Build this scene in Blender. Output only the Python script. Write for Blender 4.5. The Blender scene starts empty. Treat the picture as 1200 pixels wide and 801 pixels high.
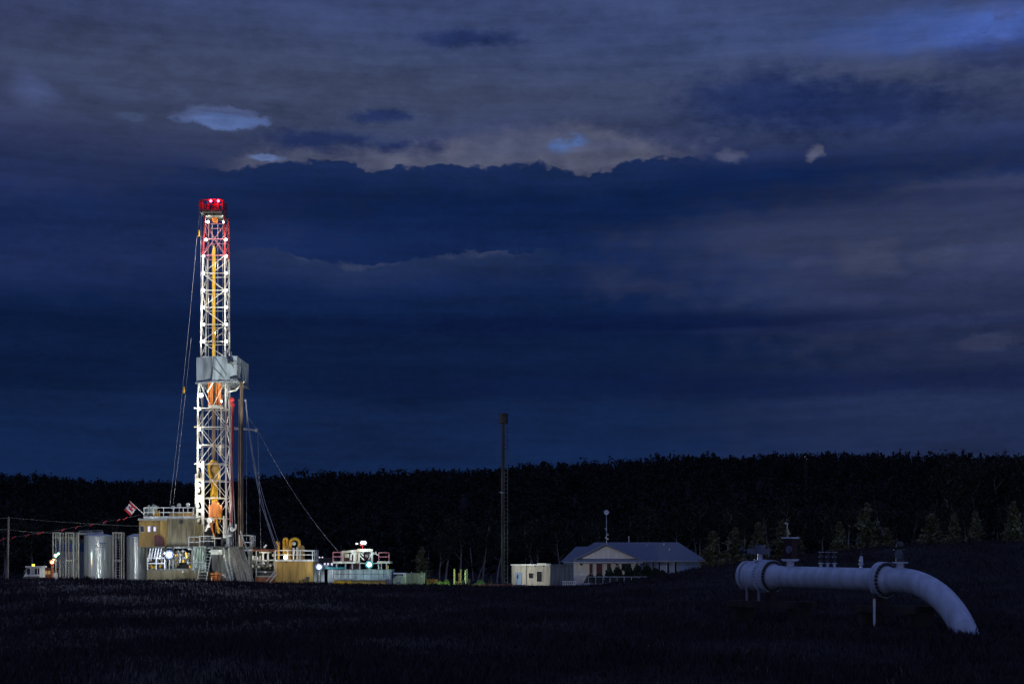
import bpy, math, random
import numpy as np
from mathutils import Vector, Matrix
random.seed(7); rs = np.random.RandomState(7)
scene = bpy.context.scene
COL = scene.collection
F = 1667.0; HZ = 660.0; CZ = 2.5        # focal length and horizon in photo pixels, eye height in metres

def q(px, py, D=180.0):
    return Vector(((px-600)/F*D, D, CZ+(HZ-py)/F*D))
def X(px, D=180.0): return (px-600)/F*D
def Z(py, D=180.0): return CZ+(HZ-py)/F*D

# ---------------------------------------------------------------- materials
def newmat(name):
    m = bpy.data.materials.new(name); m.use_nodes = True
    nt = m.node_tree; nt.nodes.clear()
    out = nt.nodes.new('ShaderNodeOutputMaterial')
    b = nt.nodes.new('ShaderNodeBsdfPrincipled')
    nt.links.new(b.outputs[0], out.inputs[0])
    return m, nt, b
def paint(name, col, rough=.5, metal=0., var=.25, scale=1.2, dirt=None, streak=True, bump=.0, spec=.5):
    m, nt, b = newmat(name)
    b.inputs['Roughness'].default_value = rough; b.inputs['Metallic'].default_value = metal
    b.inputs['Specular IOR Level'].default_value = spec
    tc = nt.nodes.new('ShaderNodeTexCoord'); mp = nt.nodes.new('ShaderNodeMapping')
    nt.links.new(tc.outputs['Object'], mp.inputs[0])
    mp.inputs['Scale'].default_value = (scale*2, scale*2, scale*(.35 if streak else 2))
    n = nt.nodes.new('ShaderNodeTexNoise'); n.inputs['Detail'].default_value = 6; n.inputs['Scale'].default_value = 1
    nt.links.new(mp.outputs[0], n.inputs['Vector'])
    r = nt.nodes.new('ShaderNodeValToRGB')
    d = dirt or tuple(c*(1-var*1.6) for c in col)
    r.color_ramp.elements[0].position = .34; r.color_ramp.elements[0].color = (*d, 1)
    r.color_ramp.elements[1].position = .62; r.color_ramp.elements[1].color = (*col, 1)
    nt.links.new(n.outputs['Fac'], r.inputs[0]); nt.links.new(r.outputs[0], b.inputs['Base Color'])
    if bump:
        bp = nt.nodes.new('ShaderNodeBump'); bp.inputs['Strength'].default_value = bump; bp.inputs['Distance'].default_value = .02
        n2 = nt.nodes.new('ShaderNodeTexNoise'); n2.inputs['Scale'].default_value = 25; n2.inputs['Detail'].default_value = 4
        nt.links.new(tc.outputs['Object'], n2.inputs['Vector']); nt.links.new(n2.outputs['Fac'], bp.inputs['Height'])
        nt.links.new(bp.outputs[0], b.inputs['Normal'])
    return m
def ribbed(name, col, period=.3, rough=.5, depth=.03):
    m = paint(name, col, rough); nt = m.node_tree; b = [n for n in nt.nodes if n.type == 'BSDF_PRINCIPLED'][0]
    tc = nt.nodes.new('ShaderNodeTexCoord'); w = nt.nodes.new('ShaderNodeTexWave')
    w.inputs['Scale'].default_value = .314/period; w.bands_direction = 'X'
    nt.links.new(tc.outputs['Object'], w.inputs['Vector'])
    bp = nt.nodes.new('ShaderNodeBump'); bp.inputs['Distance'].default_value = depth; bp.inputs['Strength'].default_value = .8
    nt.links.new(w.outputs['Fac'], bp.inputs['Height']); nt.links.new(bp.outputs[0], b.inputs['Normal'])
    return m
def emit(name, col, s):
    m = bpy.data.materials.new(name); m.use_nodes = True; nt = m.node_tree; nt.nodes.clear()
    out = nt.nodes.new('ShaderNodeOutputMaterial'); e = nt.nodes.new('ShaderNodeEmission')
    e.inputs[0].default_value = (*col, 1); e.inputs[1].default_value = s
    nt.links.new(e.outputs[0], out.inputs[0]); return m
def leafmat(name, a, b_):
    m, nt, b = newmat(name); b.inputs['Roughness'].default_value = .7
    b.inputs['Specular IOR Level'].default_value = .2
    g = nt.nodes.new('ShaderNodeNewGeometry'); r = nt.nodes.new('ShaderNodeValToRGB')
    r.color_ramp.elements[0].color = (*a, 1); r.color_ramp.elements[1].color = (*b_, 1)
    nt.links.new(g.outputs['Random Per Island'], r.inputs[0]); nt.links.new(r.outputs[0], b.inputs['Base Color'])
    return m
M = {}
M['mast_white'] = paint('mast white paint', (.82,.84,.80), .4, dirt=(.45,.38,.26), scale=.8)
M['mast_red'] = paint('mast red paint', (.62,.05,.04), .45)
M['white'] = paint('white paint', (.75,.77,.76), .45)
M['galv'] = paint('galvanised steel', (.42,.45,.46), .45, .3)
M['wind'] = paint('wind wall sheet', (.40,.46,.50), .55, var=.35, scale=.9)
M['tankgrey'] = paint('tank grey paint', (.52,.57,.54), .2, .4, var=.12)
M['pinkred'] = paint('faded pink red paint', (.62,.22,.26), .5)
M['pennant'] = paint('bright red pennant cloth', (.95,.06,.06), .6)
M['stack'] = paint('weathered dark stack steel', (.10,.085,.075), .6, .2, var=.45, scale=.5)
M['ramp'] = paint('dirty dark ramp steel', (.10,.10,.09), .5, .2, var=.55, scale=2)
M['blue'] = paint('blue paint', (.03,.10,.26), .4)
M['teal'] = paint('teal tarp', (.02,.30,.36), .5)
M['tan'] = paint('tan paint', (.22,.185,.10), .5, var=.35)
M['ochre'] = paint('ochre paint', (.46,.29,.075), .5, var=.22)
M['yellow'] = paint('yellow paint', (.85,.48,.03), .35)
M['orange'] = paint('orange paint', (.85,.27,.06), .4)
M['rust'] = paint('rusty steel', (.30,.11,.05), .75, var=.4)
M['brown'] = paint('brown drill pipe', (.22,.15,.10), .5, .3, var=.4)
M['dark'] = paint('dark steel', (.055,.06,.065), .5, .2)
M['grime'] = paint('grimy grey steel', (.16,.17,.15), .55, .1, var=.45)
M['black'] = paint('black rubber', (.02,.02,.02), .6)
M['glass'] = paint('dark glass', (.02,.025,.035), .08)
M['cable'] = paint('steel cable', (.42,.42,.42), .4, .3)
M['canvas'] = paint('pale tarpaulin', (.50,.58,.52), .75, var=.45, scale=2.2)
M['cream'] = paint('cream siding', (.52,.50,.40), .6, var=.12)
M['fitting'] = paint('dull blue grey fitting paint', (.15,.17,.22), .5)
M['sideshade'] = paint('house siding in blue shade', (.36,.46,.62), .6, var=.1)  # bluish shade of the set-back wall put into its colour
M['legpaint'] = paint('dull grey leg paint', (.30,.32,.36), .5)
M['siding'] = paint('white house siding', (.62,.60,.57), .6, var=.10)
M['roofing'] = paint('grey asphalt shingles', (.16,.19,.25), .8, var=.3, scale=6, streak=False, bump=.3)
M['door'] = paint('blue door', (.10,.20,.34), .5)
M['maroon'] = paint('maroon paint', (.10,.02,.03), .5)
M['pipeold'] = paint('weathered pipeline white paint', (.49,.56,.68), .27, var=.05, dirt=(.36,.41,.49), scale=1.6, bump=.12)
M['pipewhite'] = paint('pipeline white paint', (.60,.64,.70), .25, var=.09, scale=.9, streak=False)
M['timber'] = paint('creosoted timber', (.035,.028,.022), .8, var=.4)
M['pedestal'] = paint('red oxide steel', (.035,.012,.014), .6)
M['wood'] = paint('weathered wood', (.30,.27,.22), .8, var=.3)
M['bark'] = paint('pale aspen bark', (.36,.33,.31), .8, var=.4, scale=3)
M['barkdark'] = paint('dark conifer bark', (.08,.06,.045), .9)
M['red'] = paint('red fabric', (.62,.03,.04), .7)
M['flagwhite'] = paint('white fabric', (.75,.74,.72), .7, var=.08)
M['soil'] = paint('dark soil', (.06,.05,.04), .9, var=.4)
M['lamp_w'] = emit('white lamp glow', (.85,.93,1.), 22)
M['lamp_b'] = emit('blue white lamp glow', (.55,.68,1.), 26)
M['lamp_c'] = emit('cyan white lamp glow', (.5,.95,1.), 24)
M['lamp_g'] = emit('green white lamp glow', (.45,1.,.7), 20)
M['lamp_o'] = emit('orange lamp glow', (1.,.36,.14), 18)
M['lamp_y'] = emit('warm lamp glow', (1.,.78,.35), 12)
M['lamp_r'] = emit('red lamp glow', (1.,.03,.08), 30)
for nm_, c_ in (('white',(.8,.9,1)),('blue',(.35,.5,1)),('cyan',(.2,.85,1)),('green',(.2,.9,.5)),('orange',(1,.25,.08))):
    M[nm_+'_halo'] = emit(nm_+' lamp halo glow', c_, .32); M[nm_+'_mid'] = emit(nm_+' lamp glare glow', c_, 1.3)  # dim tinted emission for rings that paint a glare halo round lamp cores
M['window_lit'] = emit('lit window glow', (.75,.72,.95), 1.1)
M['window_warm'] = emit('warm lit window glow', (1.,.55,.22), .35)
M['beacon'] = emit('yellow beacon glow', (1.,.85,.08), 2.5)
M['leaf_decid'] = leafmat('deciduous leaves', (.014,.016,.011), (.036,.038,.024))
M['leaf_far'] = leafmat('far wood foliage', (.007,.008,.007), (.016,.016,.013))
M['leaf_conifer'] = leafmat('spruce needles', (.06,.07,.034), (.24,.23,.12))
M['leaf_shrub'] = leafmat('shrub leaves', (.02,.04,.02), (.06,.08,.04))
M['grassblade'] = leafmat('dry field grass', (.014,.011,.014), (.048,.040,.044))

# ---------------------------------------------------------------- mesh builder
class MB:
    def __init__(s): s.v = []; s.f = []; s.mi = []; s.cur = 0
    def add(s, vs, fs):
        n = len(s.v); s.v += [tuple(v) for v in vs]; s.f += [tuple(i+n for i in f) for f in fs]; s.mi += [s.cur]*len(fs); return s
    def box(s, a, b, rz=0, piv=None):
        (x0,y0,z0),(x1,y1,z1) = a, b
        x0,x1 = min(x0,x1),max(x0,x1); y0,y1 = min(y0,y1),max(y0,y1); z0,z1 = min(z0,z1),max(z0,z1)
        vs = [Vector(p) for p in ((x0,y0,z0),(x1,y0,z0),(x1,y1,z0),(x0,y1,z0),(x0,y0,z1),(x1,y0,z1),(x1,y1,z1),(x0,y1,z1))]
        if rz:
            R = Matrix.Rotation(rz, 3, 'Z'); piv = Vector(piv) if piv else Vector(((x0+x1)/2,(y0+y1)/2,0))
            vs = [R@(v-piv)+piv for v in vs]
        return s.add(vs, [(0,3,2,1),(4,5,6,7),(0,1,5,4),(1,2,6,5),(2,3,7,6),(3,0,4,7)])
    def hexa(s, vs): return s.add(vs, [(0,3,2,1),(4,5,6,7),(0,1,5,4),(1,2,6,5),(2,3,7,6),(3,0,4,7)])
    def tube(s, a, b, r, r2=None, n=8, caps=True):
        a, b = Vector(a), Vector(b); r2 = r if r2 is None else r2
        d = (b-a).normalized(); up = Vector((0,0,1)) if abs(d.z) < .95 else Vector((1,0,0))
        u = d.cross(up).normalized(); w = d.cross(u)
        vs = [a+(u*math.cos(t)+w*math.sin(t))*r for t in [2*math.pi*i/n for i in range(n)]]
        vs += [b+(u*math.cos(t)+w*math.sin(t))*r2 for t in [2*math.pi*i/n for i in range(n)]]
        fs = [(i,(i+1)%n,n+(i+1)%n,n+i) for i in range(n)]
        if caps: fs += [tuple(range(n-1,-1,-1)), tuple(range(n,2*n))]
        return s.add(vs, fs)
    def beam(s, a, b, w, h=None):
        a, b = Vector(a), Vector(b); h = h or w
        d = (b-a).normalized(); up = Vector((0,0,1)) if abs(d.z) < .95 else Vector((0,1,0))
        u = d.cross(up).normalized()*w/2; v = d.cross(u).normalized()*h/2
        return s.hexa([a-u-v,a+u-v,a+u+v,a-u+v,b-u-v,b+u-v,b+u+v,b-u+v])
    def path(s, pts, r, n=10, radii=None):
        pts = [Vector(p) for p in pts]; k = len(pts); vs = []
        d0 = (pts[1]-pts[0]).normalized(); up = Vector((0,0,1)) if abs(d0.z) < .9 else Vector((1,0,0))
        u = d0.cross(up).normalized()
        for i, p in enumerate(pts):
            d = (pts[min(i+1,k-1)]-pts[max(i-1,0)]).normalized()
            u = (u-d*u.dot(d)).normalized(); w = d.cross(u); rr = radii[i] if radii else r
            vs += [p+(u*math.cos(t)+w*math.sin(t))*rr for t in [2*math.pi*j/n for j in range(n)]]
        fs = [(i*n+j, i*n+(j+1)%n, (i+1)*n+(j+1)%n, (i+1)*n+j) for i in range(k-1) for j in range(n)]
        fs += [tuple(range(n-1,-1,-1)), tuple(range((k-1)*n, k*n))]
        return s.add(vs, fs)
    def lathe(s, prof, org, ax=(0,0,1), n=32):
        # prof: (distance along axis, radius)
        org = Vector(org); ax = Vector(ax).normalized(); up = Vector((0,0,1)) if abs(ax.z) < .95 else Vector((1,0,0))
        u = ax.cross(up).normalized(); w = ax.cross(u); vs = []
        for (h, r) in prof: vs += [org+ax*h+(u*math.cos(t)+w*math.sin(t))*max(r,1e-4) for t in [2*math.pi*j/n for j in range(n)]]
        k = len(prof)
        fs = [(i*n+j, i*n+(j+1)%n, (i+1)*n+(j+1)%n, (i+1)*n+j) for i in range(k-1) for j in range(n)]
        fs += [tuple(range(n-1,-1,-1)), tuple(range((k-1)*n, k*n))]
        return s.add(vs, fs)
    def ball(s, c, r, n=10, sq=(1,1,1)):
        c = Vector(c); m = max(4, n//2); vs = []
        for i in range(m+1):
            ph = math.pi*i/m
            for j in range(n):
                t = 2*math.pi*j/n; rr = max(math.sin(ph), 1e-3)
                vs.append(c+Vector((rr*math.cos(t)*sq[0], rr*math.sin(t)*sq[1], -math.cos(ph)*sq[2]))*r)
        return s.add(vs, [(i*n+j, i*n+(j+1)%n, (i+1)*n+(j+1)%n, (i+1)*n+j) for i in range(m) for j in range(n)])
    def prism(s, poly, d):  # poly: list of 3D points, extruded by vector d
        n = len(poly); poly = [Vector(p) for p in poly]; d = Vector(d)
        return s.add(poly+[p+d for p in poly], [tuple(range(n)), tuple(range(2*n-1,n-1,-1))]+[((i+1)%n,i,n+i,n+(i+1)%n) for i in range(n)])
    def build(s, name, mat, parent=None, smooth=False):
        me = bpy.data.meshes.new(name); off = world(parent) if parent else Vector((0,0,0))
        me.from_pydata([(v[0]-off.x, v[1]-off.y, v[2]-off.z) for v in s.v], [], s.f)
        mats = mat if isinstance(mat, (list, tuple)) else [mat]
        for m in mats: me.materials.append(m)
        if len(mats) > 1: me.polygons.foreach_set('material_index', s.mi)
        if smooth:
            me.polygons.foreach_set('use_smooth', [True]*len(me.polygons))
            try: me.set_sharp_from_angle(angle=math.radians(40))
            except Exception: pass
        me.update()
        o = bpy.data.objects.new(name, me); COL.objects.link(o)
        if parent: o.parent = parent
        return o
def world(o):
    p = Vector((0,0,0))
    while o: p += o.location; o = o.parent
    return p
def tag(o, label=None, cat=None, group=None, kind=None):
    if label: o['label'] = label
    if cat: o['category'] = cat
    if group: o['group'] = group
    if kind: o['kind'] = kind
    return o
def thing(name, label, cat, loc, group=None):
    o = bpy.data.objects.new(name, None); COL.objects.link(o); o.location = loc
    o.empty_display_size = .3
    return tag(o, label, cat, group)
def copy_tree(o, parent=None):
    c = o.copy(); COL.objects.link(c)
    if parent: c.parent = parent
    for ch in list(o.children): copy_tree(ch, c)
    return c
def centre_origin(o):
    me = o.data; n = len(me.vertices); a = np.empty(n*3, 'f'); me.vertices.foreach_get('co', a); a = a.reshape(-1,3)
    c = np.array([(a[:,0].min()+a[:,0].max())/2, (a[:,1].min()+a[:,1].max())/2, a[:,2].min()])
    me.vertices.foreach_set('co', (a-c).ravel().astype('f')); o.location = Vector(c.tolist())+o.location; me.update(); return o

LF = .42
def light(name, loc, power, col, parent=None, target=None, angle=100, radius=.12, blend=.5):
    L = bpy.data.lights.new(name, 'SPOT' if target is not None else 'POINT')
    L.energy = power*LF; L.color = col; L.shadow_soft_size = radius if target is None or radius != .12 else .08
    o = bpy.data.objects.new(name, L); COL.objects.link(o)
    loc = Vector(loc)
    if target is not None:
        L.spot_size = math.radians(angle); L.spot_blend = blend
        o.rotation_euler = (Vector(target)-loc).to_track_quat('-Z','Y').to_euler()
    if parent: o.parent = parent; o.location = loc-world(parent)
    else: o.location = loc
    return o
def lamp_head(parent, loc, target, mat, size=.35, body='galv', name='lamp_head'):
    """a floodlight: housing with a glowing glass and painted glare rings, facing target"""
    loc = Vector(loc); d = (Vector(target)-loc).normalized()
    h = MB().lathe([(-size*.55,size*.25),(-size*.45,size*.5),(0,size*.98),(size*.12,size),(size*.12,size*.9)], loc, d, 14).build(name, M[body], parent, True)
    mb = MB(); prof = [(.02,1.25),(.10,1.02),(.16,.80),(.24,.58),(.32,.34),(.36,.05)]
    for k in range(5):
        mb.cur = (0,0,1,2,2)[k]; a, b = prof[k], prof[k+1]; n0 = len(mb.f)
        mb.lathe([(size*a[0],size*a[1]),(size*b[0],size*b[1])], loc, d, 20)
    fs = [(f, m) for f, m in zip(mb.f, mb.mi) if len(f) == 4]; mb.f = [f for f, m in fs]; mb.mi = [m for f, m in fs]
    mb.build('lamp_glass', [M[mat.name.split()[0]+'_halo'], M[mat.name.split()[0]+'_mid'], mat], h, True)
    return loc+d*size*.8
def rail(mb, pts, h=1.1, n=3, r=.035, step=1.6, mid=True, kick=False):
    for a, b in zip(pts[:-1], pts[1:]):
        a, b = Vector(a), Vector(b); L = (b-a).length; k = max(1, round(L/step))
        for i in range(k+1):
            p = a.lerp(b, i/k); mb.tube(p, p+Vector((0,0,h)), r, n=6)
        for hh in ([h, h*.52] if mid else [h]): mb.tube(a+Vector((0,0,hh)), b+Vector((0,0,hh)), r*1.1, n=6)
        if kick: mb.beam(a+Vector((0,0,.08)), b+Vector((0,0,.08)), .03, .16)
def ladder(mb, a, b, w=.45, r=.03, step=.32, side=(1,0,0)):
    a, b, sd = Vector(a), Vector(b), Vector(side).normalized()*w/2
    mb.tube(a-sd, b-sd, r, n=6); mb.tube(a+sd, b+sd, r, n=6)
    k = int((b-a).length/step)
    for i in range(1, k): p = a.lerp(b, i/k); mb.tube(p-sd, p+sd, r*.7, n=5)
# ---------------------------------------------------------------- terrain
CREST = [(-300,677),(0,677),(100,678),(200,679.5),(300,682),(400,684),(500,685),(560,686.5),(600,687.5),(650,688.5),(690,687.5),(725,682.5),(762,676),(825,665.5),(860,660.5),(948,649.5),(1057,637.5),(1160,634),(1200,633),(1500,630)]
cx = np.array([(p-600)/F*115 for p, _ in CREST]); cz = np.array([CZ-(y-HZ)/F*115-.16 for _, y in CREST])
RIDGE = [(-400,553),(0,552),(60,553),(120,557),(230,562),(300,556),(400,549),(500,546),(600,543),(720,538),(800,530),(900,527),(1000,526),(1080,530),(1200,528),(1700,524)]
rx = np.array([(p-600)/F*650 for p, _ in RIDGE]); rz_ = np.array([CZ+(HZ-y)/F*650-12.6 for _, y in RIDGE])
def ss(v, a, b):
    t = np.clip((v-a)/(b-a), 0, 1); return t*t*(3-2*t)
def height(x, y):
    x = np.asarray(x, float); y = np.asarray(y, float)
    c = np.interp(x, cx, cz)
    und = .10*np.sin(x*.21+y*.09)+.07*np.sin(x*.47-y*.23+1.3)
    und = und*ss(y, 15, 40)*(1-ss(y, 95, 112))
    back = -.3+.72*np.maximum(0, c-1.2)*ss(x, 6, 22)
    h = c*ss(y, 62, 115)*(1-ss(y, 118, 150))+back*ss(y, 118, 150)-.5*ss(y, 190, 215)*(1-ss(x, 15, 35))+und
    h = h-.08*ss(55-y, 0, 30)
    ridge = np.interp(x*650/np.maximum(y, 200), rx, rz_)
    far = ridge*ss(y, 250, 660)**1.5
    return h*(1-ss(y, 400, 640))+far
ys = np.concatenate([np.arange(-400, 16, 40), np.arange(16, 160, 1.5), np.arange(160, 720, 8), np.arange(720, 6000, 400), [9000.]])
xs = np.concatenate([[-6000,-3500,-2000,-1200,-800], np.arange(-560,-90,24), np.arange(-90, 91, 1.8), np.arange(100, 570, 24), [800,1200,2000,3500,6000]])
XX, YY = np.meshgrid(xs, ys); ZZ = height(XX, YY)
nx, ny = len(xs), len(ys)
me = bpy.data.meshes.new('field'); idx = np.arange(nx*ny).reshape(ny, nx)
fc = np.stack([idx[:-1,:-1], idx[:-1,1:], idx[1:,1:], idx[1:,:-1]], -1).reshape(-1,4)
me.from_pydata(np.stack([XX,YY,ZZ],-1).reshape(-1,3).tolist(), [], fc.tolist())
me.polygons.foreach_set('use_smooth', [True]*len(me.polygons))
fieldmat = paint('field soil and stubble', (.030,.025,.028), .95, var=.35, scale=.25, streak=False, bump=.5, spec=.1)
me.materials.append(fieldmat)
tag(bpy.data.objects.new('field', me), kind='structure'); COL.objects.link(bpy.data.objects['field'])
# gravel pad under the rig
px_ = np.linspace(-66, 2, 35); py_ = np.linspace(158, 188, 16); PX, PY = np.meshgrid(px_, py_); PZ = height(PX, PY)+.03
me = bpy.data.meshes.new('gravel_pad'); ii = np.arange(PX.size).reshape(PX.shape)
me.from_pydata(np.stack([PX,PY,PZ],-1).reshape(-1,3).tolist(), [], np.stack([ii[:-1,:-1],ii[:-1,1:],ii[1:,1:],ii[1:,:-1]],-1).reshape(-1,4).tolist())
me.materials.append(paint('pad gravel', (.17,.16,.14), .95, scale=3, streak=False, bump=.6))
tag(bpy.data.objects.new('gravel_pad', me), kind='structure'); COL.objects.link(bpy.data.objects['gravel_pad'])

def quads_object(name, cen, u, v, mat):
    """many small quads: cen (n,3), half-vectors u, v (n,3)"""
    n = len(cen); vs = np.stack([cen-u-v, cen+u-v, cen+u+v, cen-u+v], 1).reshape(-1,3).astype('f')
    return raw_mesh(name, vs, 4, mat)
def raw_mesh(name, vs, k, mat):
    n = len(vs)//k; me = bpy.data.meshes.new(name)
    me.vertices.add(len(vs)); me.vertices.foreach_set('co', vs.ravel().astype('f'))
    me.loops.add(n*k); me.loops.foreach_set('vertex_index', np.arange(n*k, dtype='i'))
    me.polygons.add(n); me.polygons.foreach_set('loop_start', np.arange(0, n*k, k, dtype='i')); me.polygons.foreach_set('loop_total', np.full(n, k, 'i'))
    me.materials.append(mat); me.update(calc_edges=True)
    return me
# grass: blades spread evenly over the view, longer and broader tufts than single leaves far off
N = 230000
gd = 24*(135/24.)**(rs.rand(N)**.8); gx = (rs.rand(N)-.5)*.80*gd
keep = rs.rand(N) < .55+.45*np.sin(gx*.35+gd*.12)*np.sin(gd*.3-gx*.2)+.25
gd = gd[keep]; gx = gx[keep]; N = len(gd)
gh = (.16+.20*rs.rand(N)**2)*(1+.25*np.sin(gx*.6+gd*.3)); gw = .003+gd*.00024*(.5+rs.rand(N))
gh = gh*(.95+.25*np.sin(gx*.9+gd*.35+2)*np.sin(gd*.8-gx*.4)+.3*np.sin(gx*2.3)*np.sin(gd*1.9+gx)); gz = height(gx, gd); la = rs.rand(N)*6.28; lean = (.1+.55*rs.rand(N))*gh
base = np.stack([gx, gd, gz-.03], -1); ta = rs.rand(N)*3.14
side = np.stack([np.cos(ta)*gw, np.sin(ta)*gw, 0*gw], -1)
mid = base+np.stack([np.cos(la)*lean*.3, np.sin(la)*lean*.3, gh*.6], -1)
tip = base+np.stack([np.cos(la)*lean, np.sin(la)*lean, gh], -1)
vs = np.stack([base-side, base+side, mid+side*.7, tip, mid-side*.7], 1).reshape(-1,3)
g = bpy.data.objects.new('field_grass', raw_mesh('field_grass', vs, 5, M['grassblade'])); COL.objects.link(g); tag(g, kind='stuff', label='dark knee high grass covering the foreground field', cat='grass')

# ---------------------------------------------------------------- forest mass on the far hillside
def rot_quads(cen, size, seed, flat=.0):
    r = np.random.RandomState(seed); n = len(cen)
    a = r.normal(size=(n,3)); a /= np.linalg.norm(a, axis=1)[:,None]
    b = r.normal(size=(n,3)); b -= (a*b).sum(1)[:,None]*a; b /= np.linalg.norm(b, axis=1)[:,None]
    s = size*(.5+r.rand(n))[:,None]
    return a*s, b*s*.6
T = 6900
td = 262+(690-262)*rs.rand(T)**.75; td[5200:] = 630+70*rs.rand(1700); tx = (rs.rand(T)-.5)*.92*td; tz = height(tx, td)
near = td < 300; th = 8.5+2.6*rs.rand(T)**1.5+rs.rand(T)*1.2
K = 92
th = th*(1+.09*np.sin(tx*.043+td*.02)*np.sin(td*.031+1)+.04*np.sin(tx*.11))
rep = np.repeat(np.arange(T), K); m = len(rep)
# each tree: clumps within an uneven crown
ncl = 7; ca = rs.rand(T, ncl)*6.28; cr = rs.rand(T, ncl)*1.9; ch = .10+.86*rs.rand(T, ncl)
ci = rs.randint(0, ncl, m)
shape = 1-np.abs(ch[rep,ci]-.6)*1.3
cxx = tx[rep]+np.cos(ca[rep,ci])*cr[rep,ci]*shape+rs.normal(size=m)*.65
cyy = td[rep]+np.sin(ca[rep,ci])*cr[rep,ci]*shape+rs.normal(size=m)*.65
czz = tz[rep]+th[rep]*ch[rep,ci]+rs.normal(size=m)*.75
spire = rs.rand(T) < .35; isp = spire[rep]; hh = rs.rand(m)
cxx = np.where(isp, tx[rep]+rs.normal(size=m)*.95*(1-hh*.92), cxx); cyy = np.where(isp, td[rep]+rs.normal(size=m)*.95*(1-hh*.92), cyy)
czz = np.where(isp, tz[rep]+th[rep]*(.1+.88*hh), czz)
cen = np.stack([cxx, cyy, czz], -1); u, v = rot_quads(cen, .36, 3)
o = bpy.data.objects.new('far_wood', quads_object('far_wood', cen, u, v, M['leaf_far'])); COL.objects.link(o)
tag(o, label='dark wooded hillside closing the horizon', cat='wood', kind='stuff')
# trunks of that wood belong to the same stuff
tk = np.where(td < 420)[0]; tb = MB()
for i in tk[:260]:
    a = Vector((tx[i], td[i], tz[i]-.3)); b = a+Vector((rs.normal()*.5, rs.normal()*.4, th[i]*.75)); tb.tube(a, b, .14, .05, n=4, caps=False)
w2 = tb.build('wood_trunks', M['bark']); w2.parent = o; w2['kind'] = 'stuff'

# ---------------------------------------------------------------- single trees
def aspen_parts(seed, h=15.):
    r = random.Random(seed); tb = MB(); tips = []
    p = Vector((0,0,-.3)); pts = [p]; d = Vector((r.uniform(-.05,.05), 0, 1))
    for i in range(8):
        d = (d+Vector((r.uniform(-.13,.13), r.uniform(-.1,.1), 0))).normalized(); p = p+d*h*.85/8; pts.append(p)
    tb.path(pts, .1, 6, [.23*(1-i/8*.8) for i in range(9)])
    def branch(o, dr, L, rad, depth):
        q_ = [o]; d = dr.normalized()
        for i in range(4):
            d = (d+Vector((r.uniform(-.25,.25), r.uniform(-.25,.25), .16))).normalized(); q_.append(q_[-1]+d*L/4)
        tb.path(q_, rad, 5, [rad*(1-i/4*.75) for i in range(5)]); tips.extend(q_[2:])
        if depth:
            for k in range(3): branch(q_[1+k], d+Vector((r.uniform(-1,1), r.uniform(-1,1), r.uniform(-.1,.6))), L*.5, rad*.5, depth-1)
    if seed % 2 == 0:
        branch(pts[4], Vector((r.choice((-1,1))*.5, .1, 1)), h*.4, .11, 1)
    for k in range(9):
        t = .42+.55*k/9; o_ = pts[int(t*8)].lerp(pts[min(8,int(t*8)+1)], t*8%1); a = r.uniform(0, 6.28)
        branch(o_, Vector((math.cos(a), math.sin(a), r.uniform(.3,1))), h*.22*(1.25-t*.6), .06, 1)
    tips.append(pts[-1]); rr = np.random.RandomState(seed)
    T_ = np.array([tuple(t) for t in tips]); ii = rr.randint(0, len(T_), 1150)
    cen = T_[ii]+rr.normal(size=(1150,3))*.55; u, v = rot_quads(cen, .17, seed)
    return tb, cen, u, v
ASP = []
for s in range(6):
    tb, cen, u, v = aspen_parts(20+s, 15.)
    me_t = tb.build('trunk', M['bark'], smooth=True); mt = me_t.data; bpy.data.objects.remove(me_t)
    ASP.append((mt, quads_object('crown', cen, u, v, M['leaf_decid'])))
def spruce_parts(seed, h=7.5, w=1.7, n=2600):
    r = np.random.RandomState(seed); tb = MB().tube((0,0,-.4), (0,0,h*.97), .13, .02, n=6)
    nb = 120; hb = .06+.92*r.rand(nb)**1.1; ab = r.rand(nb)*6.28; lb = w*(1-hb)**.9*(.5+.65*r.rand(nb))+.06
    bi = r.randint(0, nb, n); t = r.rand(n)**.65
    cen = np.stack([np.cos(ab[bi])*lb[bi]*t, np.sin(ab[bi])*lb[bi]*t, hb[bi]*h+lb[bi]*t*(.22-.3*(1-hb[bi]))+.0], -1)+r.normal(size=(n,3))*(.07+.05*t[:,None])
    for k in range(0, nb, 3): tb.tube((0,0,hb[k]*h), (math.cos(ab[k])*lb[k]*.8, math.sin(ab[k])*lb[k]*.8, hb[k]*h+lb[k]*.1), .025, .01, n=4, caps=False)
    u, v = rot_quads(cen, .115, seed); v[:,2] *= .5
    return tb, cen, u, v
SPR = []
for s in range(5):
    tb, cen, u, v = spruce_parts(50+s, 7.5, 2.2+.25*(s % 3), 3600)
    o = tb.build('trunk', M['barkdark']); mt = o.data; bpy.data.objects.remove(o)
    SPR.append((mt, quads_object('crown', cen, u, v, M['leaf_conifer'])))
def plant_tree(name, parts, x, y, hscale, wscale, rot, label, cat, group):
    t = thing(name, label, cat, (x, y, float(height(x, y))-.1), group)
    t.scale = (wscale, wscale, hscale); t.rotation_euler[2] = rot
    for n_, m_ in zip(('trunk','crown'), parts):
        c = bpy.data.objects.new(n_, m_); COL.objects.link(c); c.parent = t
    return t
r = random.Random(5)
for i in range(64):
    px = 330+(1200-330)*(i+.5)/64+r.uniform(-9,9) if i > 12 else 5+i*27+r.uniform(-8,8)
    D = r.uniform(236, 256); hs = r.uniform(.6,.86)
    plant_tree('aspen_tree', ASP[i % 6], X(px,D), D, hs, hs*r.uniform(.9,1.2), r.uniform(0,6.28), 'thin pale trunked aspen standing in the front row of the dark wood', 'tree', 'aspens along the edge of the wood')
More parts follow.
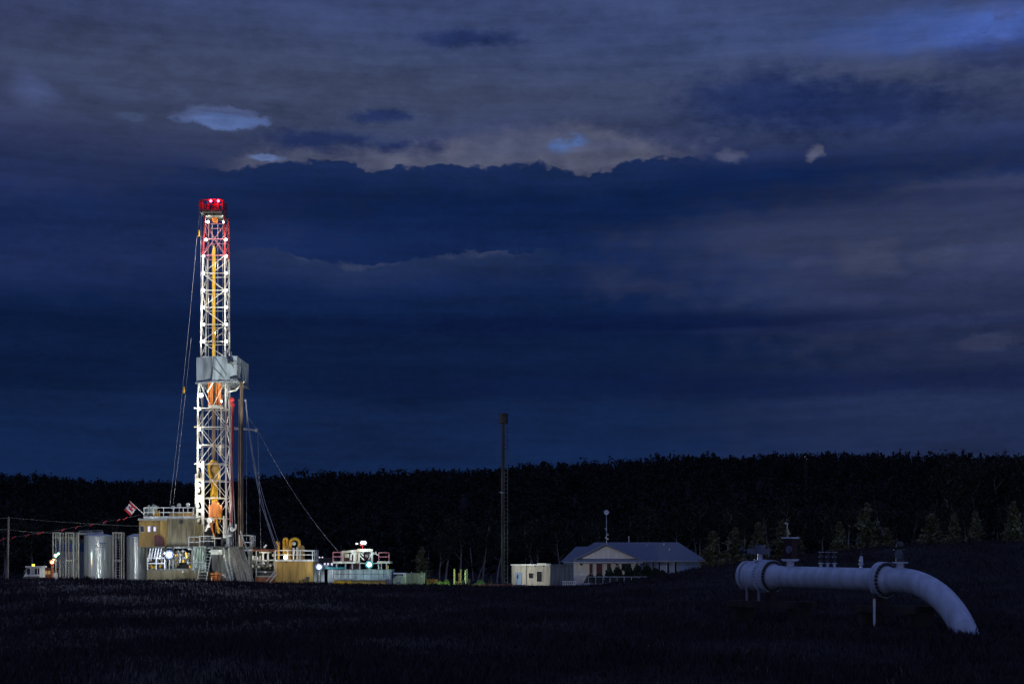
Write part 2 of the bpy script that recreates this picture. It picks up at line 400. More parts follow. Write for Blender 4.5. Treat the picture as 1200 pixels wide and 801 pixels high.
for i, (px, top) in enumerate([(1092,526),(1108,521),(1122,524),(1138,530),(1158,521),(1172,519),(1186,524),(1203,521)]):
    D = 285+r.uniform(-8,8); x = X(px,D); hg = Z(top,D)-float(height(x,D)); s = hg/15.3
    plant_tree('aspen_tree', ASP[i % 6], x, D, s, s*.8, r.uniform(0,6.28), 'tall dark tree standing above the skyline at the right of the wood', 'tree', 'tall trees at the right of the skyline')
CON = [(836,622,195,1.0,'small spruce beside the right end of the house roof'),(861,617,196,1.05,'spruce behind the field rise, second to the right of the house'),
 (889,612,200,.85,'slim spruce behind the field rise, third to the right of the house'),(917,608,203,1.0,'spruce behind the tall valve operator of the white pipe'),
 (936,628,205,.6,'low dark spruce just right of the valve operator'),(984,611,200,.85,'narrow spruce directly left of the broadest spruce'),
 (1015,588,205,1.35,'broadest and tallest spruce, above the middle of the white pipe'),(1092,602,196,1.2,'dark broad spruce above the elbow of the white pipe'),
 (1119,600,192,.75,'thin spruce right of the pipe elbow'),(1144,599,188,.8,'slender pointed spruce second from the right edge'),(1188,588,186,1.0,'pointed spruce nearest the right edge of the photo'),
 (494,640,200,.75,'dim spruce behind the grey storage container'),(1039,618,204,.9,'low spruce just right of the broadest spruce')]
for i, (px, top, D, w, lab) in enumerate(CON):
    x = X(px,D); hg = Z(top,D)-float(height(x,D))+.1; s = hg/7.5
    plant_tree('spruce_tree', SPR[i % 5], x, D, s, max(.95, w*1.2), i*1.3, lab, 'conifer', 'spruces in front of the wood')
# shrubs in front of the house
def shrub_parts(seed):
    r = np.random.RandomState(seed); n = 1500; a = r.rand(n)*6.28; e = r.rand(n)**.5; z = r.rand(n)
    cen = np.stack([np.cos(a)*e*1.1*(1-.45*z), np.sin(a)*e*.9*(1-.45*z), .15+z*2.0*(1-.35*e)+.12*np.sin(a*5)], -1)+r.normal(size=(n,3))*.08
    u, v = rot_quads(cen, .1, seed); tb = MB()
    for k in range(6): tb.tube((0,0,-.2), (math.cos(k)*.6, math.sin(k)*.6, 1.5), .04, .01, n=5)
    o = tb.build('stem', M['barkdark']); m = o.data; bpy.data.objects.remove(o)
    return m, quads_object('foliage', cen, u, v, M['leaf_shrub'])
SH = [shrub_parts(80+i) for i in range(3)]
for i, (px, top, D, lab) in enumerate([(692,671,203,'low rounded shrub at the left of the house shrubs'),(702,670,202,'small shrub below the dark house door'),(714,663,203,'pointed shrub in front of the middle window'),(724,662,202,'dark shrub right of the pointed shrub'),
      (737,660,203,'tall shrub before the corner of the gabled block'),(747,659,202,'tallest shrub at the corner of the gabled block'),(758,660,203,'shrub before the blue shaded house wall'),(768,664,202,'shrub at the left of the house side windows'),(776,667,203,'last low shrub at the right of the shrubs')]):
    x = X(px,D); g0 = float(height(x,D)); s = (Z(top,D)-g0)/2.2
    t = thing('garden_shrub', lab, 'shrub', (x,D,g0), 'shrubs in front of the house'); t.scale = (.85,.85,s); t.rotation_euler[2] = i
    for n_, m_ in zip(('stem','foliage'), SH[i % 3]): c = bpy.data.objects.new(n_, m_); COL.objects.link(c); c.parent = t
G = -.3
r = random.Random(11)
# =============================================================== DRILLING MAST
# four legs; front pair at D=178.7, back pair at D=181.3; x kept at the depth of the front pair
DF, DB = 178.7, 181.3
def LX(px): return X(px, DF)
def leg_x(y, side):   # x of leg at photo height y
    L = [(248,240.5),(262,239.6),(300,238),(400,235.8),(446,235),(448,232.2),(600,231.4),(641,230.6)]
    R = [(248,262),(262,263.4),(300,263.6),(400,264),(446,264),(448,264.3),(600,265.2),(641,266)]
    T = L if side < 0 else R
    return LX(float(np.interp(y, [t[0] for t in T], [t[1] for t in T])))
mast = thing('drilling_mast', 'tall white lattice drilling mast with red top, lit from inside, above the tan rig cabin', 'drilling mast', (X(250), 180, Z(641)))
YS = [262,280,299,320,340,360,380,400,418,447,464,478,500,521,543,563,583,607,630]
def MP(y, side, back): return Vector((leg_x(y, side), DB if back else DF, Z(y, DF)))
for side in (-1, 1):
    for back in (0, 1):
        mb = MB()
        for a, b in zip([250]+YS, YS+[641]):
            mb.cur = 0 if b > 299 else 1
            w = .20 if a >= 447 else .165
            if b <= 262 or a < 299: w = .17
            mb.beam(MP(a, side, back), MP(b, side, back), w)
        mb.build('leg', [M['mast_white'], M['mast_red']], mast)
def lattice(ys, name, mat, zig, wall=.068, cross=False):
    mb = MB()
    for k, (a, b) in enumerate(zip(ys[:-1], ys[1:])):
        for back in (0, 1):
            mb.beam(MP(a,-1,back), MP(a,1,back), wall*1.25)
            if cross == 'half' :
                m = (MP(b,-1,back)+MP(b,1,back))/2 if (k+zig) % 2 == 0 else (MP(a,-1,back)+MP(a,1,back))/2
                s, e = (a, b) if (k+zig) % 2 == 0 else (b, a)
                mb.beam(MP(s,-1,back), m, wall); mb.beam(MP(s,1,back), m, wall)
            else:
                s, e = ((a,-1),(b,1)) if (k+zig+back*0) % 2 == 0 else ((a,1),(b,-1))
                mb.beam(MP(s[0],s[1],back), MP(e[0],e[1],back), wall)
        for side in (-1, 1):
            mb.beam(MP(a,side,0), MP(a,side,1), wall)
            s = (0,1) if k % 2 == 0 else (1,0)
            mb.beam(MP(a,side,s[0]), MP(b,side,s[1]), wall)
            mb.beam(MP((a+b)/2,side,0), MP((a+b)/2,side,1), wall*.8)
    a = ys[-1]
    for back in (0, 1): mb.beam(MP(a,-1,back), MP(a,1,back), wall*1.6)
    return mb.build(name, mat, mast)
lattice([262,280,299], 'top_bracing', M['pinkred'], 0, .065, 'half')
lattice([299,320,340,360,380,400,418], 'upper_bracing', M['mast_white'], 1)
lattice([447,478,500,521,543,563,583,607,630], 'lower_bracing', M['mast_white'], 0, .078, 'half')
# wide plated foot of the left legs
mb = MB()
for k in range(9):
    z0, z1 = Z(612-6*k, DF), Z(608-6*k, DF); xl = LX(228.2+k*.35)
    mb.box((xl, DF-.25, z0), (leg_x(590,-1)+.30+.4*((k*7)%3)/2, DF-.05, z1-(.2 if k%2 else 0)))
mb.box((LX(229.2), DF-.3, Z(616,DF)), (LX(231.0), DF+.2, Z(555,DF)))
mb.box((LX(236.8), DF-.3, Z(641,DF)), (LX(239.6), DF+.1, Z(540,DF)))
mb.prism([(LX(228),DF-.3,Z(616,DF)),(LX(229.8),DF-.3,Z(616,DF)),(LX(231.5),DF-.3,Z(575,DF)),(LX(230.9),DF-.3,Z(575,DF))], (0,.3,0))
mb.build('mast_foot', M['mast_white'], mast)
# stub arms at the left of lower mast, the right-hand outrigger arm
for y in (478, 500, 543): mb = MB(); mb.beam(q(228, y, DF), q(236, y, DF), .1, .16); mb.tube(q(227.6,y,DF-.05), q(229,y,DF-.05), .13); mb.build('side_bracket', M['mast_white'], mast)
mb = MB(); mb.tube(q(264,500,DF), q(301,504,DF), .09); mb.tube(q(299.6,503.8,DF), q(302,504,DF), .2)
mb.tube(q(264,504,DF), q(285,502,DF), .05); mb.build('outrigger_arm', M['mast_white'], mast)
mb = MB(); mb.path([q(266,459,DF-.2), q(276,457,DF-.6), q(282,451,DF-1), q(286,447,DF-1)], .11, 8); mb.build('board_brace', M['mast_white'], mast); MB().path([q(243,459,DF), q(250,447.4,DF-1.5)], .09, 8).build('board_brace', M['mast_white'], mast)
# guide beam, standpipe, hoses and drilling lines inside
mb = MB(); mb.box((X(249.4),179.7,Z(420)), (X(252.6),180.1,Z(293))); mb.prism([(X(249.4),179.7,Z(293)),(X(252.6),179.7,Z(293)),(X(251),179.7,Z(287))], (0,.4,0)); mb.build('guide_beam', M['yellow'], mast)
mb = MB(); mb.box((X(249),179.8,Z(545)), (X(252.4),180.1,Z(447))); mb.build('guide_beam', M['brown'], mast)
mb = MB()
for px in (243.5, 247.8, 254.5, 260.5): mb.tube((X(px),180.4,Z(545 if px != 254.5 else 630)), (X(px),180.4,Z(256)), .035, n=6)
mb.build('drilling_line', M['cable'], mast)
mb = MB()
for px in (247.2, 256.4): mb.box((X(px),179.3,Z(476)), (X(px+3),179.6,Z(447)))
for px in (246,250.6,255,260): mb.tube((X(px),179.2,Z(476)), (X(px),179.2,Z(447)), .07)
mb.build('racking_fingers', M['orange'], mast)
mb = MB(); mb.box((X(246),179,Z(478)), (X(262),180,Z(475.5))); mb.build('lower_girt', M['mast_white'], mast)
mb = MB(); mb.tube(q(257.6,533.5,180.6), q(257.6,521,180.6), .1); mb.tube(q(257.6,583,180.6), q(257.6,543,180.6), .08); mb.tube(q(259,462,180.6), q(259,535,180.6), .06); mb.build('standpipe', M['mast_white'], mast)
mb = MB(); mb.path([q(270,470,179), q(272.6,476,178.6), q(272.4,520,178.4), q(271.5,560,178.4), q(272.5,590,178.2), q(271,612,178.5)], .17, 8); mb.build('rotary_hose', M['mast_red'], mast)
mb = MB(); mb.ball(q(271.5,468,178.8), .35); mb.ball(q(272.6,474,178.8), .3); mb.build('hose_clamp', M['mast_red'], mast)
mb = MB()
for px, p2 in ((266.5,273.5),(268,276.5)): mb.tube(q(px,447,178), q(p2,640,177.4), .045, n=6)
mb.build('hanging_line', M['cable'], mast)
# racking board box
bd = thing('racking_board', 'grey sheet clad platform box clamped around the middle of the drilling mast', 'platform', (X(258,177), 177, Z(447,177)))
D0, D1 = 175.2, 182.6
xa, xm, xb = X(227.6,D0), X(248,D0), X(278.4,D0); zt, zb = Z(417,D0), Z(446.5,D0)
mb = MB()
t = .06
def sheet(mb, a, b, n, lean=.03):   # overlapping vertical sheets between plan points a, b
    a, b = Vector(a), Vector(b); d = (b-a)/n; nr = Vector((d.y, -d.x, 0)).normalized()
    for k in range(n):
        o_ = nr*(r.uniform(0,lean)); p0, p1 = a+d*k+o_, a+d*(k+1)*1.0+o_; dz = r.uniform(-.04,.04)
        for p in (p0, p1): pass
        mb.hexa([Vector((p0.x,p0.y,zb+dz)), Vector((p1.x,p1.y,zb+dz)), Vector((p1.x,p1.y,zb+dz))-nr*t, Vector((p0.x,p0.y,zb+dz))-nr*t,
                 Vector((p0.x,p0.y,zt+dz)), Vector((p1.x,p1.y,zt+dz)), Vector((p1.x,p1.y,zt+dz))-nr*t, Vector((p0.x,p0.y,zt+dz))-nr*t])
sheet(mb, (xa,D0+1.3,0), (xm,D0+.25,0), 4); sheet(mb, (xm+.1,D0,0), (xb,D0,0), 6)
mb.build('front_cladding', M['wind'], bd)
mb = MB(); sheet(mb, (xb,D0,0), (xb,D1,0), 4); mb.build('side_cladding', M['wind'], bd)
mb = MB(); sheet(mb, (xa,D1,0), (xa,D0+1.3,0), 4); mb.build('side_cladding', M['wind'], bd)
mb = MB(); sheet(mb, (xb,D1,0), (xa,D1,0), 6); mb.build('rear_cladding', M['wind'], bd)
mb = MB()
mb.beam((xa-.1,D0+1.3,zb-.05), (xm,D0+.1,zb-.05), .14, .18); mb.beam((xm,D0-.06,zb-.05), (xb+.1,D0-.06,zb-.05), .14, .18); mb.beam((xb+.06,D0,zb-.05), (xb+.06,D1,zb-.05), .14, .18)
for k in range(13):
    x_ = xa+.4+(xb-xa-.8)*k/12; mb.box((x_,D0+1.2,zb-.06),(x_+.08,D1-.1,zb+.02)) if abs(x_-X(250)) > 1.0 else None
mb.build('deck_frame', M['galv'], bd)
mb = MB()
mb.beam((xm+.02,D0-.02,zb), (xm+.3,D0-.02,zt), .08); mb.beam((X(278.6,D0),D0-.12,zb+.4), (X(279,D0),D0-.12,zt), .09)
mb.beam((X(252,D0),D0-.12,zt-.2), (X(266,D0),D0-.12,zb+.7), .05); mb.beam((X(250,D0),D0-.12,zt-1.4), (X(263,D0),D0-.12,zb+.3), .05)
mb.build('cladding_strut', M['grime'], bd)
mb = MB(); c = q(270,423.6,D0-.35); mb.ball(c, .38, 10, (1.1,.6,.75)); mb.tube(c, q(274,431,D0-.3), .04); mb.tube(c, q(290,431,D0-.1), .03); mb.tube(c+Vector((0,.1,0)), q(268.4,417,D0-.1), .06)
mb.build('winch', M['dark'], bd)
mb = MB(); mb.prism([q(269.5,444,D0-.12), q(275,442,D0-.12), q(280.5,442.2,D0-.12), q(278,444.4,D0-.12)], (0,-.15,0)); mb.build('canvas_flap', M['dark'], bd)
mb = MB(); rail(mb, [q(262,418,D0+.4), q(271.5,418,D0+.4)], .55, 2, .05, 1.2); mb.build('guard_rail', M['mast_white'], bd)
# crown
cr = thing('crown_block', 'red railed crown platform with sheaves and two red lamps on top of the mast', 'crown platform', (X(251), 180, Z(250)))
mb = MB(); mb.box((X(237.5),178.2,Z(252.5)), (X(263.5),181,Z(249.5))); mb.box((X(242),178.6,Z(255.5)), (X(264),181.6,Z(252.5))); mb.build('platform', M['grime'], cr)
mb = MB(); z0 = Z(249.5)
rail(mb, [(X(238),178.4,z0),(X(263.8),178.4,z0),(X(263.8),180.8,z0),(X(238),180.8,z0),(X(238),178.4,z0)], 1.25, 3, .055, 1.0)
for px in (238, 241, 259, 263.8): mb.beam((X(px),178.3,Z(250)), (X(px),178.3,Z(238.4)), .13)
mb.beam((X(259),178.3,Z(238.6)), (X(264.2),178.3,Z(238.6)), .14); mb.beam((X(259),178.3,Z(244)), (X(264.2),178.3,Z(244)), .12)
mb.beam((X(247.5),178.3,Z(237.8)), (X(262),178.3,Z(237.8)), .12); mb.build('guard_rail', M['mast_red'], cr)
for k, px in enumerate((250.5, 253.5, 256.5)):
    MB().lathe([(-.1,.75),(-.1,.9),(-.04,.78),(.04,.78),(.1,.9),(.1,.75)], (X(px),180,Z(244.5)), (1,.15,0), 24).build('sheave', M['mast_red'], cr, True)
mb = MB(); mb.prism([(X(249),178.9,Z(249.5)),(X(260.5),178.9,Z(249.5)),(X(257.5),178.9,Z(244)),(X(252,),178.9,Z(244))], (0,.15,0)); mb.box((X(243.5),178.8,Z(249.5)),(X(247.5),179.8,Z(243))); mb.build('sheave_housing', M['mast_red'], cr)
mb = MB(); mb.beam(q(241,243,178.6), q(233.5,240,178.6), .14); mb.beam(q(241,248,178.6), q(234.4,241,178.6), .16); mb.lathe([(-.08,.2),(-.08,.3),(.08,.3),(.08,.2)], q(235.3,240.2,178.4), (0,1,0), 16)
for a, b in (((233.5,240),(232.6,236.4)),((235.5,239),(235.2,235.6)),((237.5,240),(237.6,235.8)),((232.6,237),(238.4,237.2))): mb.beam(q(*a,178.6), q(*b,178.6), .09)
mb.build('catline_boom', M['mast_red'], cr)
for px in (251, 259.8):
    b_ = MB().box((X(px-.9),178.0,Z(241.8)), (X(px+.9),178.25,Z(238.8))).build('warning_lamp', M['dark'], cr)
    MB().ball((X(px),177.95,Z(240.2)), .17, 12).build('lamp_glass', M['lamp_r'], b_, True)
    light('red_lamp_light', (X(px),177.6,Z(240.2)), 55, (1,.02,.06), cr)
light('red_lamp_light', (X(255),180.2,Z(239)), 70, (1,.02,.06), cr); light('red_lamp_light', (X(240.5),177.6,Z(243)), 12, (1,.02,.06), cr)
mb = MB(); mb.box((X(249.5),179.5,Z(260)), (X(254.8),180.4,Z(255.5))); mb.build('crown_shackle', M['orange'], cr)

# lamps strung up the mast (each its own fixture, parts of the mast)
def mast_lamp(px, y, D, power, col=(1,.96,.86), size=.17, mat='lamp_w'):
    p = q(px, y, D); h = MB().tube(p+Vector((0,.12,0)), p+Vector((0,-.04,0)), size*.75, size, 12).build('mast_lamp', M['galv'], mast, True)
    MB().ball(p+Vector((0,-.1,0)), size*.9, 12, (1,.6,1)).build('lamp_glass', M[mat], h, True)
    light('mast_lamp_light', p+Vector((.0,-.3,0)), power*1.8, col, mast, radius=.2)
for y in (260,): mast_lamp(244, y, 179.6, 100); mast_lamp(262.4, y, 179.6, 100)
for y in (281,): mast_lamp(241.6, y, 178.4, 190); mast_lamp(264.8, y, 178.4, 230)
light('mast_inner_light', q(251,272,179.6), 170, (1,.93,.88), mast)
for y, pl, pr in ((300,150,170),(320,100,120),(340,90,100),(360,110,90),(380,120,100),(400,110,120)):
    mast_lamp(238.6, y, 178.3, pl); mast_lamp(265.4, y, 178.3, pr)
for y in (310, 350, 390): light('mast_inner_light', q(251+4*math.sin(y), y, 180), 130, (1,.93,.82), mast)
mast_lamp(235.6, 463, 178.2, 260, size=.28); mast_lamp(259, 470, 179.8, 90, (1,.75,.4))
for y, pw in ((479,120),(503,120),(523,150),(545,190),(568,150),(585,170)): mast_lamp(233.8, y, 178.3, pw)
for y, pw in ((488,110),(522,130),(558,110),(590,130)): light('mast_inner_light', q(262, y, 179.4), pw*1.1, (1,.93,.8), mast)
light('mast_inner_light', q(236,598,177.2), 150, (.95,1,.95), mast)
light('mast_inner_light', q(246,585,177.0), 140, (1,.9,.7), mast); light('mast_inner_light', q(244,618,176.4), 160, (1,.93,.8), mast)

# travelling block and top drive
tb_ = thing('travelling_block', 'yellow travelling block hanging from the drilling lines inside the mast', 'travelling block', (X(253), 179.6, Z(566)))
pts = [(250,541),(254,540),(257,543),(258,552),(257,561),(253,566),(249.6,566),(248.6,558),(249,549)]
MB().prism([(X(a),179.2,Z(b)) for a, b in pts], (0,.8,0)).build('block_plate', M['ochre'], tb_)
mb = MB(); mb.path([(X(a),179.05,Z(b)) for a, b in ((252,540),(248.5,543),(246.3,548),(247.2,554),(249,560),(250,565))], .2, 8); mb.build('side_frame', M['yellow'], tb_, True)
mb = MB().lathe([(0,.1),(0,.5),(.1,.42),(.12,.12)], (X(254),179.18,Z(551)), (0,-1,0), 20); mb.build('sheave', M['ochre'], tb_, True)
mb = MB(); mb.tube((X(252),179.4,Z(570)),(X(252),179.4,Z(564)), .35, .3, 12); mb.build('hook_neck', M['yellow'], tb_, True)
hk = thing('top_drive', 'orange top drive hanging under the yellow block above the rig floor', 'top drive', (X(254), 179.4, Z(607)))
mb = MB()
for s in (-1, 1): mb.path([(X(252+s*1.2),179.4,Z(568)), (X(252+s*3),179.4,Z(574)), (X(252+s*3),179.4,Z(583)), (X(252+s*1.6),179.4,Z(589)), (X(253+s*4),179.4,Z(594))], .14, 8)
mb.build('bail', M['yellow'], hk, True)
mb = MB(); mb.tube((X(252.2),179.4,Z(589)), (X(252.2),179.4,Z(566)), .26, n=10); mb.ball((X(252.2),179.4,Z(575)), .4, 12, (1,1,1.5)); mb.build('hook', M['yellow'], hk, True)
mb = MB(); mb.box((X(247.2),178.6,Z(606)), (X(260.2),180.1,Z(591.5))); mb.box((X(251),178.8,Z(591.5)), (X(257),180,Z(588.5))); mb.box((X(248.6),178.8,Z(607)), (X(259),179.9,Z(605))); mb.build('motor_housing', M['orange'], hk)
mb = MB(); mb.box((X(252.9),178.86,Z(597.4)), (X(255.9),178.9,Z(594.6))); mb.build('emblem', M['blue'], hk)
mb = MB(); mb.box((X(253.2),178.84,Z(597)), (X(255.6),178.86,Z(596))); mb.build('emblem_band', M['mast_red'], hk)
mb = MB()
for s, y1 in ((0,616),(1.6,620),(4,612)):
    mb.path([(X(249+s),178.9,Z(606)), (X(248.4+s*1.4),178.6,Z(611)), (X(249.2+s*1.6),178.6,Z(y1)), (X(252+s),178.9,Z(y1+9))], .09, 6)
mb.build('service_hose', M['orange'], hk, True)
mb = MB(); mb.path([(X(256),178.8,Z(606)), (X(257),178.6,Z(613)), (X(258.6),178.6,Z(620)), (X(259.2),178.8,Z(625))], .12, 8); mb.ball((X(258.8),178.5,Z(622.6)), .22); mb.path([(X(260.2),178.8,Z(596)), (X(261,),178.6,Z(604)), (X(260.6),178.6,Z(612))], .07, 6); mb.build('link_arm', M['yellow'], hk, True)
mb = MB(); mb.tube((X(253.6),179.5,Z(640)), (X(253.6),179.5,Z(606)), .09, n=10); mb.build('drill_stem', M['brown'], hk, True)

# pipe stand leaning at the right of the mast with raking pipe and cables
mb = MB(); mb.tube(q(283.2,640,176.2), q(283.2,447,176.2), .21, n=12); o = mb.build('stand_pipe', M['brown'], None, True); centre_origin(o); tag(o, 'thick grey brown pipe standing upright under the right end of the platform box', 'pipe')
mb = MB(); mb.tube(q(279.6,640,176.8), q(280.6,470,176.8), .1, n=8); mb.tube(q(280.6,470,176.8), q(280.9,467.5,176.8), .16, n=8); o = mb.build('slim_pipe', M['brown'], None, True); centre_origin(o); tag(o, 'slim dark pipe standing just left of the thick upright pipe', 'pipe')
mb = MB(); mb.path([q(287.5,469,176.4), q(291,500,175.5), q(297,545,174.5), q(306,590,173), q(323,643,171.5)], .05, 6)
mb.path([q(287.5,469,176.4), q(292,502,175.6), q(300,555,174.5), q(312,605,173), q(325,643,171.5)], .05, 6); mb.path([q(291,500,175.5), q(299,545,174.4), q(311,590,173), q(328,640,171.5)], .035, 6)
mb.ball(q(287.5,468.6,176.4), .16); o = mb.build('hose_bundle', M['cable'], None, True); centre_origin(o); tag(o, 'bundle of grey hoses sweeping down from the mast to the ochre tank', 'hoses')
def cable(a, b, sag, rad, label, name='guy_line', mat=None, Da=180, Db=180, group=None):
    A, B = q(*a, Da), q(*b, Db); pts = [A.lerp(B, i/12)-Vector((0,0,sag*4*(i/12)*(1-i/12))) for i in range(13)]
    o = MB().path(pts, rad, 5).build(name, M[mat or ('grime' if name == 'overhead_wire' else 'cable')], None, True); centre_origin(o); return tag(o, label, 'cable', group)
cable((234.2,240), (199,592), 1.5, .022, 'thin outer line running from the mast top down to the cabin roof', Da=178.6, Db=178)
cable((235.6,241), (234.6,452), 0, .022, 'thin line hanging straight down the left side of the mast', Da=178.6, Db=178)
cable((224,395), (203,590), .5, .018, 'thin inner line falling from beside the mast to the cabin roof', Da=178.8, Db=179)
cable((289,470), (289,634), 0, .022, 'straight vertical line right of the thick upright pipe', Da=176, Db=176)
cable((302,504), (306,645), 0, .018, 'vertical line hanging from the tip of the white side arm', Da=178.7, Db=177)
cable((302,504), (396,645), 1.0, .024, 'long slanting guy line from the white side arm down to the mud tank platform', Da=178.7, Db=176)
cable((302,504), (289,486), 0, .018, 'short stay from the white side arm up towards the mast', Da=178.7, Db=178)
for (px, y0, y1, lab) in ((233,268,277,'small yellow weight hanging near the top of the mast'),(215.3,453,460.5,'small yellow weight on the slanting line left of the platform box')):
    mb = MB().lathe([(0,.05),(.05,.14),(.75,.14),(.85,.04)], q(px, y1, 178.5), (0,0,1), 10); o = mb.build('counterweight', M['yellow'], None, True); centre_origin(o); tag(o, lab, 'counterweight')
cable((233.4,242), (233,268), 0, .018, 'short line above the upper yellow weight', 'weight_line', Da=178.5, Db=178.5)

# =============================================================== SUBSTRUCTURE AND RIG FLOOR
sub = thing('rig_floor', 'raised steel rig floor with stairs and railings at the foot of the mast', 'rig floor', (X(258), 180, G))
zf = Z(640, 177)
mb = MB(); mb.box((X(240),176.5,zf-.35), (X(300),184,zf)); mb.build('deck', M['grime'], sub)
mb = MB()
for px in (243, 262, 286, 299): 
    for D in (177.2, 183.4): mb.beam((X(px),D,G), (X(px),D,zf-.35), .28)
for a, b in ((243,262),(286,299)): mb.beam((X(a),183.4,G), (X(b),183.4,zf-.4), .16); mb.beam((X(b),183.4,G), (X(a),183.4,zf-.4), .16)
mb.build('support_frame', M['grime'], sub)
mb = MB(); mb.box((X(243),182.6,G), (X(270),182.8,zf-.4)); mb.build('back_panel', M['galv'], sub)
mb = MB(); rail(mb, [(X(240.5),176.6,zf), (X(258),176.6,zf)], 1.3, 3, .04, 1.5); rail(mb, [(X(227.5),177,zf-.15), (X(240.5),177,zf-.15)], 1.35, 3, .05, 1.3); mb.build('guard_rail', M['white'], sub)
mb = MB(); x0, x1 = X(286.5), X(299); z1_ = Z(644,177)
rail(mb, [(x0,176.6,z1_), (x1,176.6,z1_), (x1,180,z1_)], 1.8, 3, .06, 1.3); mb.box((x0,176.5,z1_-.12), (x1+.1,180,z1_+.05)); mb.build('side_balcony', M['white'], sub)
mb = MB()   # stairs going up from left-front to the deck
for k in range(13):
    t_ = k/12; z = G+.3+(zf-G-.5)*t_; x_ = X(246.5)+(X(250.5)-X(246.5))*t_
    mb.box((x_-.45,174.4+2.0*t_,z-.04), (x_+.55,174.75+2.0*t_,z+.02))
for s in (-.5, .6): mb.beam((X(246.5)+s,174.4,G+.2), (X(250.5)+s,176.5,zf), .08, .25)
mb.build('stairs', M['galv'], sub)
mb = MB(); mb.box((X(255),175.9,Z(649.5)), (X(267.5),176.6,Z(644))); mb.prism([(X(253),175.6,Z(646.8)),(X(256),175.6,Z(644)),(X(267.8),175.6,Z(644)),(X(267.8),175.6,Z(646.8))], (0,.3,0)); mb.build('sign_box', M['white'], sub)
mb = MB(); mb.box((X(228),176.3,zf-.4),(X(240),177.3,zf-.18)); mb.build('walkway', M['galv'], sub)
# V-door ramp
vr = thing('pipe_ramp', 'wide grey steel pipe ramp sloping down from the rig floor to the right', 'ramp', (X(284,172), 172, G))
def rmp(px0, py0, D0_, px1, py1, D1_, w0, w1, th=.25):
    a, b = q(px0,py0,D0_), q(px1,py1,D1_); return [a, a+Vector((w0,0,0)), b+Vector((w1,0,0)), b]
P = rmp(268,641,176.3, 279,684,169, 1.75, 1.9)
mb = MB().prism([P[3],P[2],P[1],P[0]], (0,.1,-.25)); mb.build('ramp_plate', M['ramp'], vr)
mb = MB()
for k in (0, .33, .66, 1): 
    a, b = P[0].lerp(P[1], k), P[3].lerp(P[2], k); mb.beam(a+Vector((0,-.1,.1)), b+Vector((0,-.1,.1)), .12)
mb.build('side_rail', M['grime'], vr)
mb = MB(); P2 = rmp(261.5,644,176.0, 266,684,170.5, .55, 1.0); mb.prism([P2[3],P2[2],P2[1],P2[0]], (0,.1,-.2))
for k in (0, 1): mb.beam(P2[0].lerp(P2[1],k)+Vector((0,-.1,.1)), P2[3].lerp(P2[2],k)+Vector((0,-.1,.1)), .1)
mb.build('slide', M['grime'], vr)
mb = MB()
for i, (a, b, c_, d_) in enumerate(((262,642,271,683),(268,642,274,683),(282,622,292,650),(279,645,291,683))): mb.path([q(a,b,175.8), q((a+c_)/2-1.5,(b+d_)/2-3,173), q(c_,d_,169.5)], .09, 6)
mb.build('ramp_pipe', M['canvas'], vr, True)
# equipment standing on the rig floor
ir = thing('iron_roughneck', 'dark gripping machine with pale arms on the rig floor right of the drill stem', 'machine', (X(271), 178, zf))
mb = MB(); mb.box((X(269.5),177.6,zf), (X(273.3),178.3,Z(624))); mb.box((X(268.8),177.4,zf), (X(274.2),178.5,zf+.3)); mb.build('column', M['galv'], ir)
mb = MB(); mb.path([q(271,627,177.5), q(266,628,177.3), q(262,624,177.2)], .13, 8); mb.path([q(272,622,177.5), q(276,619,177.4), q(276.8,614,177.4)], .12, 8); mb.ball(q(271.5,619.5,177.6), .28); mb.build('arm', M['mast_white'], ir, True)
mb = MB(); mb.box((X(263),177.8,zf+.1), (X(266),178.6,zf+1.2)); mb.tube(q(264.5,634,178), q(264.5,628,178), .3, n=10); mb.build('gripper', M['dark'], ir)
mt = thing('manual_tong', 'pale steel tong hanging left of the drill stem over the rig floor', 'tong', (X(245), 178, Z(622)))
mb = MB(); mb.lathe([(-.15,.15),(-.15,.34),(.15,.34),(.15,.15)], q(245.5,609,178), (0,1,.3), 16); mb.build('jaw', M['mast_white'], mt, True)
mb = MB(); mb.path([q(245,612,178), q(243,618,178), q(240.5,622,178)], .14, 8); mb.path([q(243,617,178), q(247,616,178)], .12, 8); mb.tube(q(245.5,604,178), q(245.5,585,178), .035); mb.build('tong_arm', M['mast_white'], mt, True)
dc = thing('driller_console', 'dark console with small yellow handles left on the rig floor', 'console', (X(249), 177.6, zf))
mb = MB(); mb.box((X(246.5),177.3,zf), (X(251),178,zf+1.3)); mb.build('cabinet', M['dark'], dc)
mb = MB()
for a, b in ((249.6,625),(249.8,629),(256,640)): mb.tube(q(a,b,177.2), q(a+1.2,b+.8,177.2), .1)
mb.build('handle', M['yellow'], dc)
mb = MB(); 
for px, y in ((262.4,604),(264.2,608)): mb.tube(q(px,y,177.8), q(px,630,177.8), .12, n=8)
o = mb.build('hanging_pipe_pair', M['mast_white'], None, True); centre_origin(o); tag(o, 'pair of white pipes hanging right of the orange top drive', 'pipes')
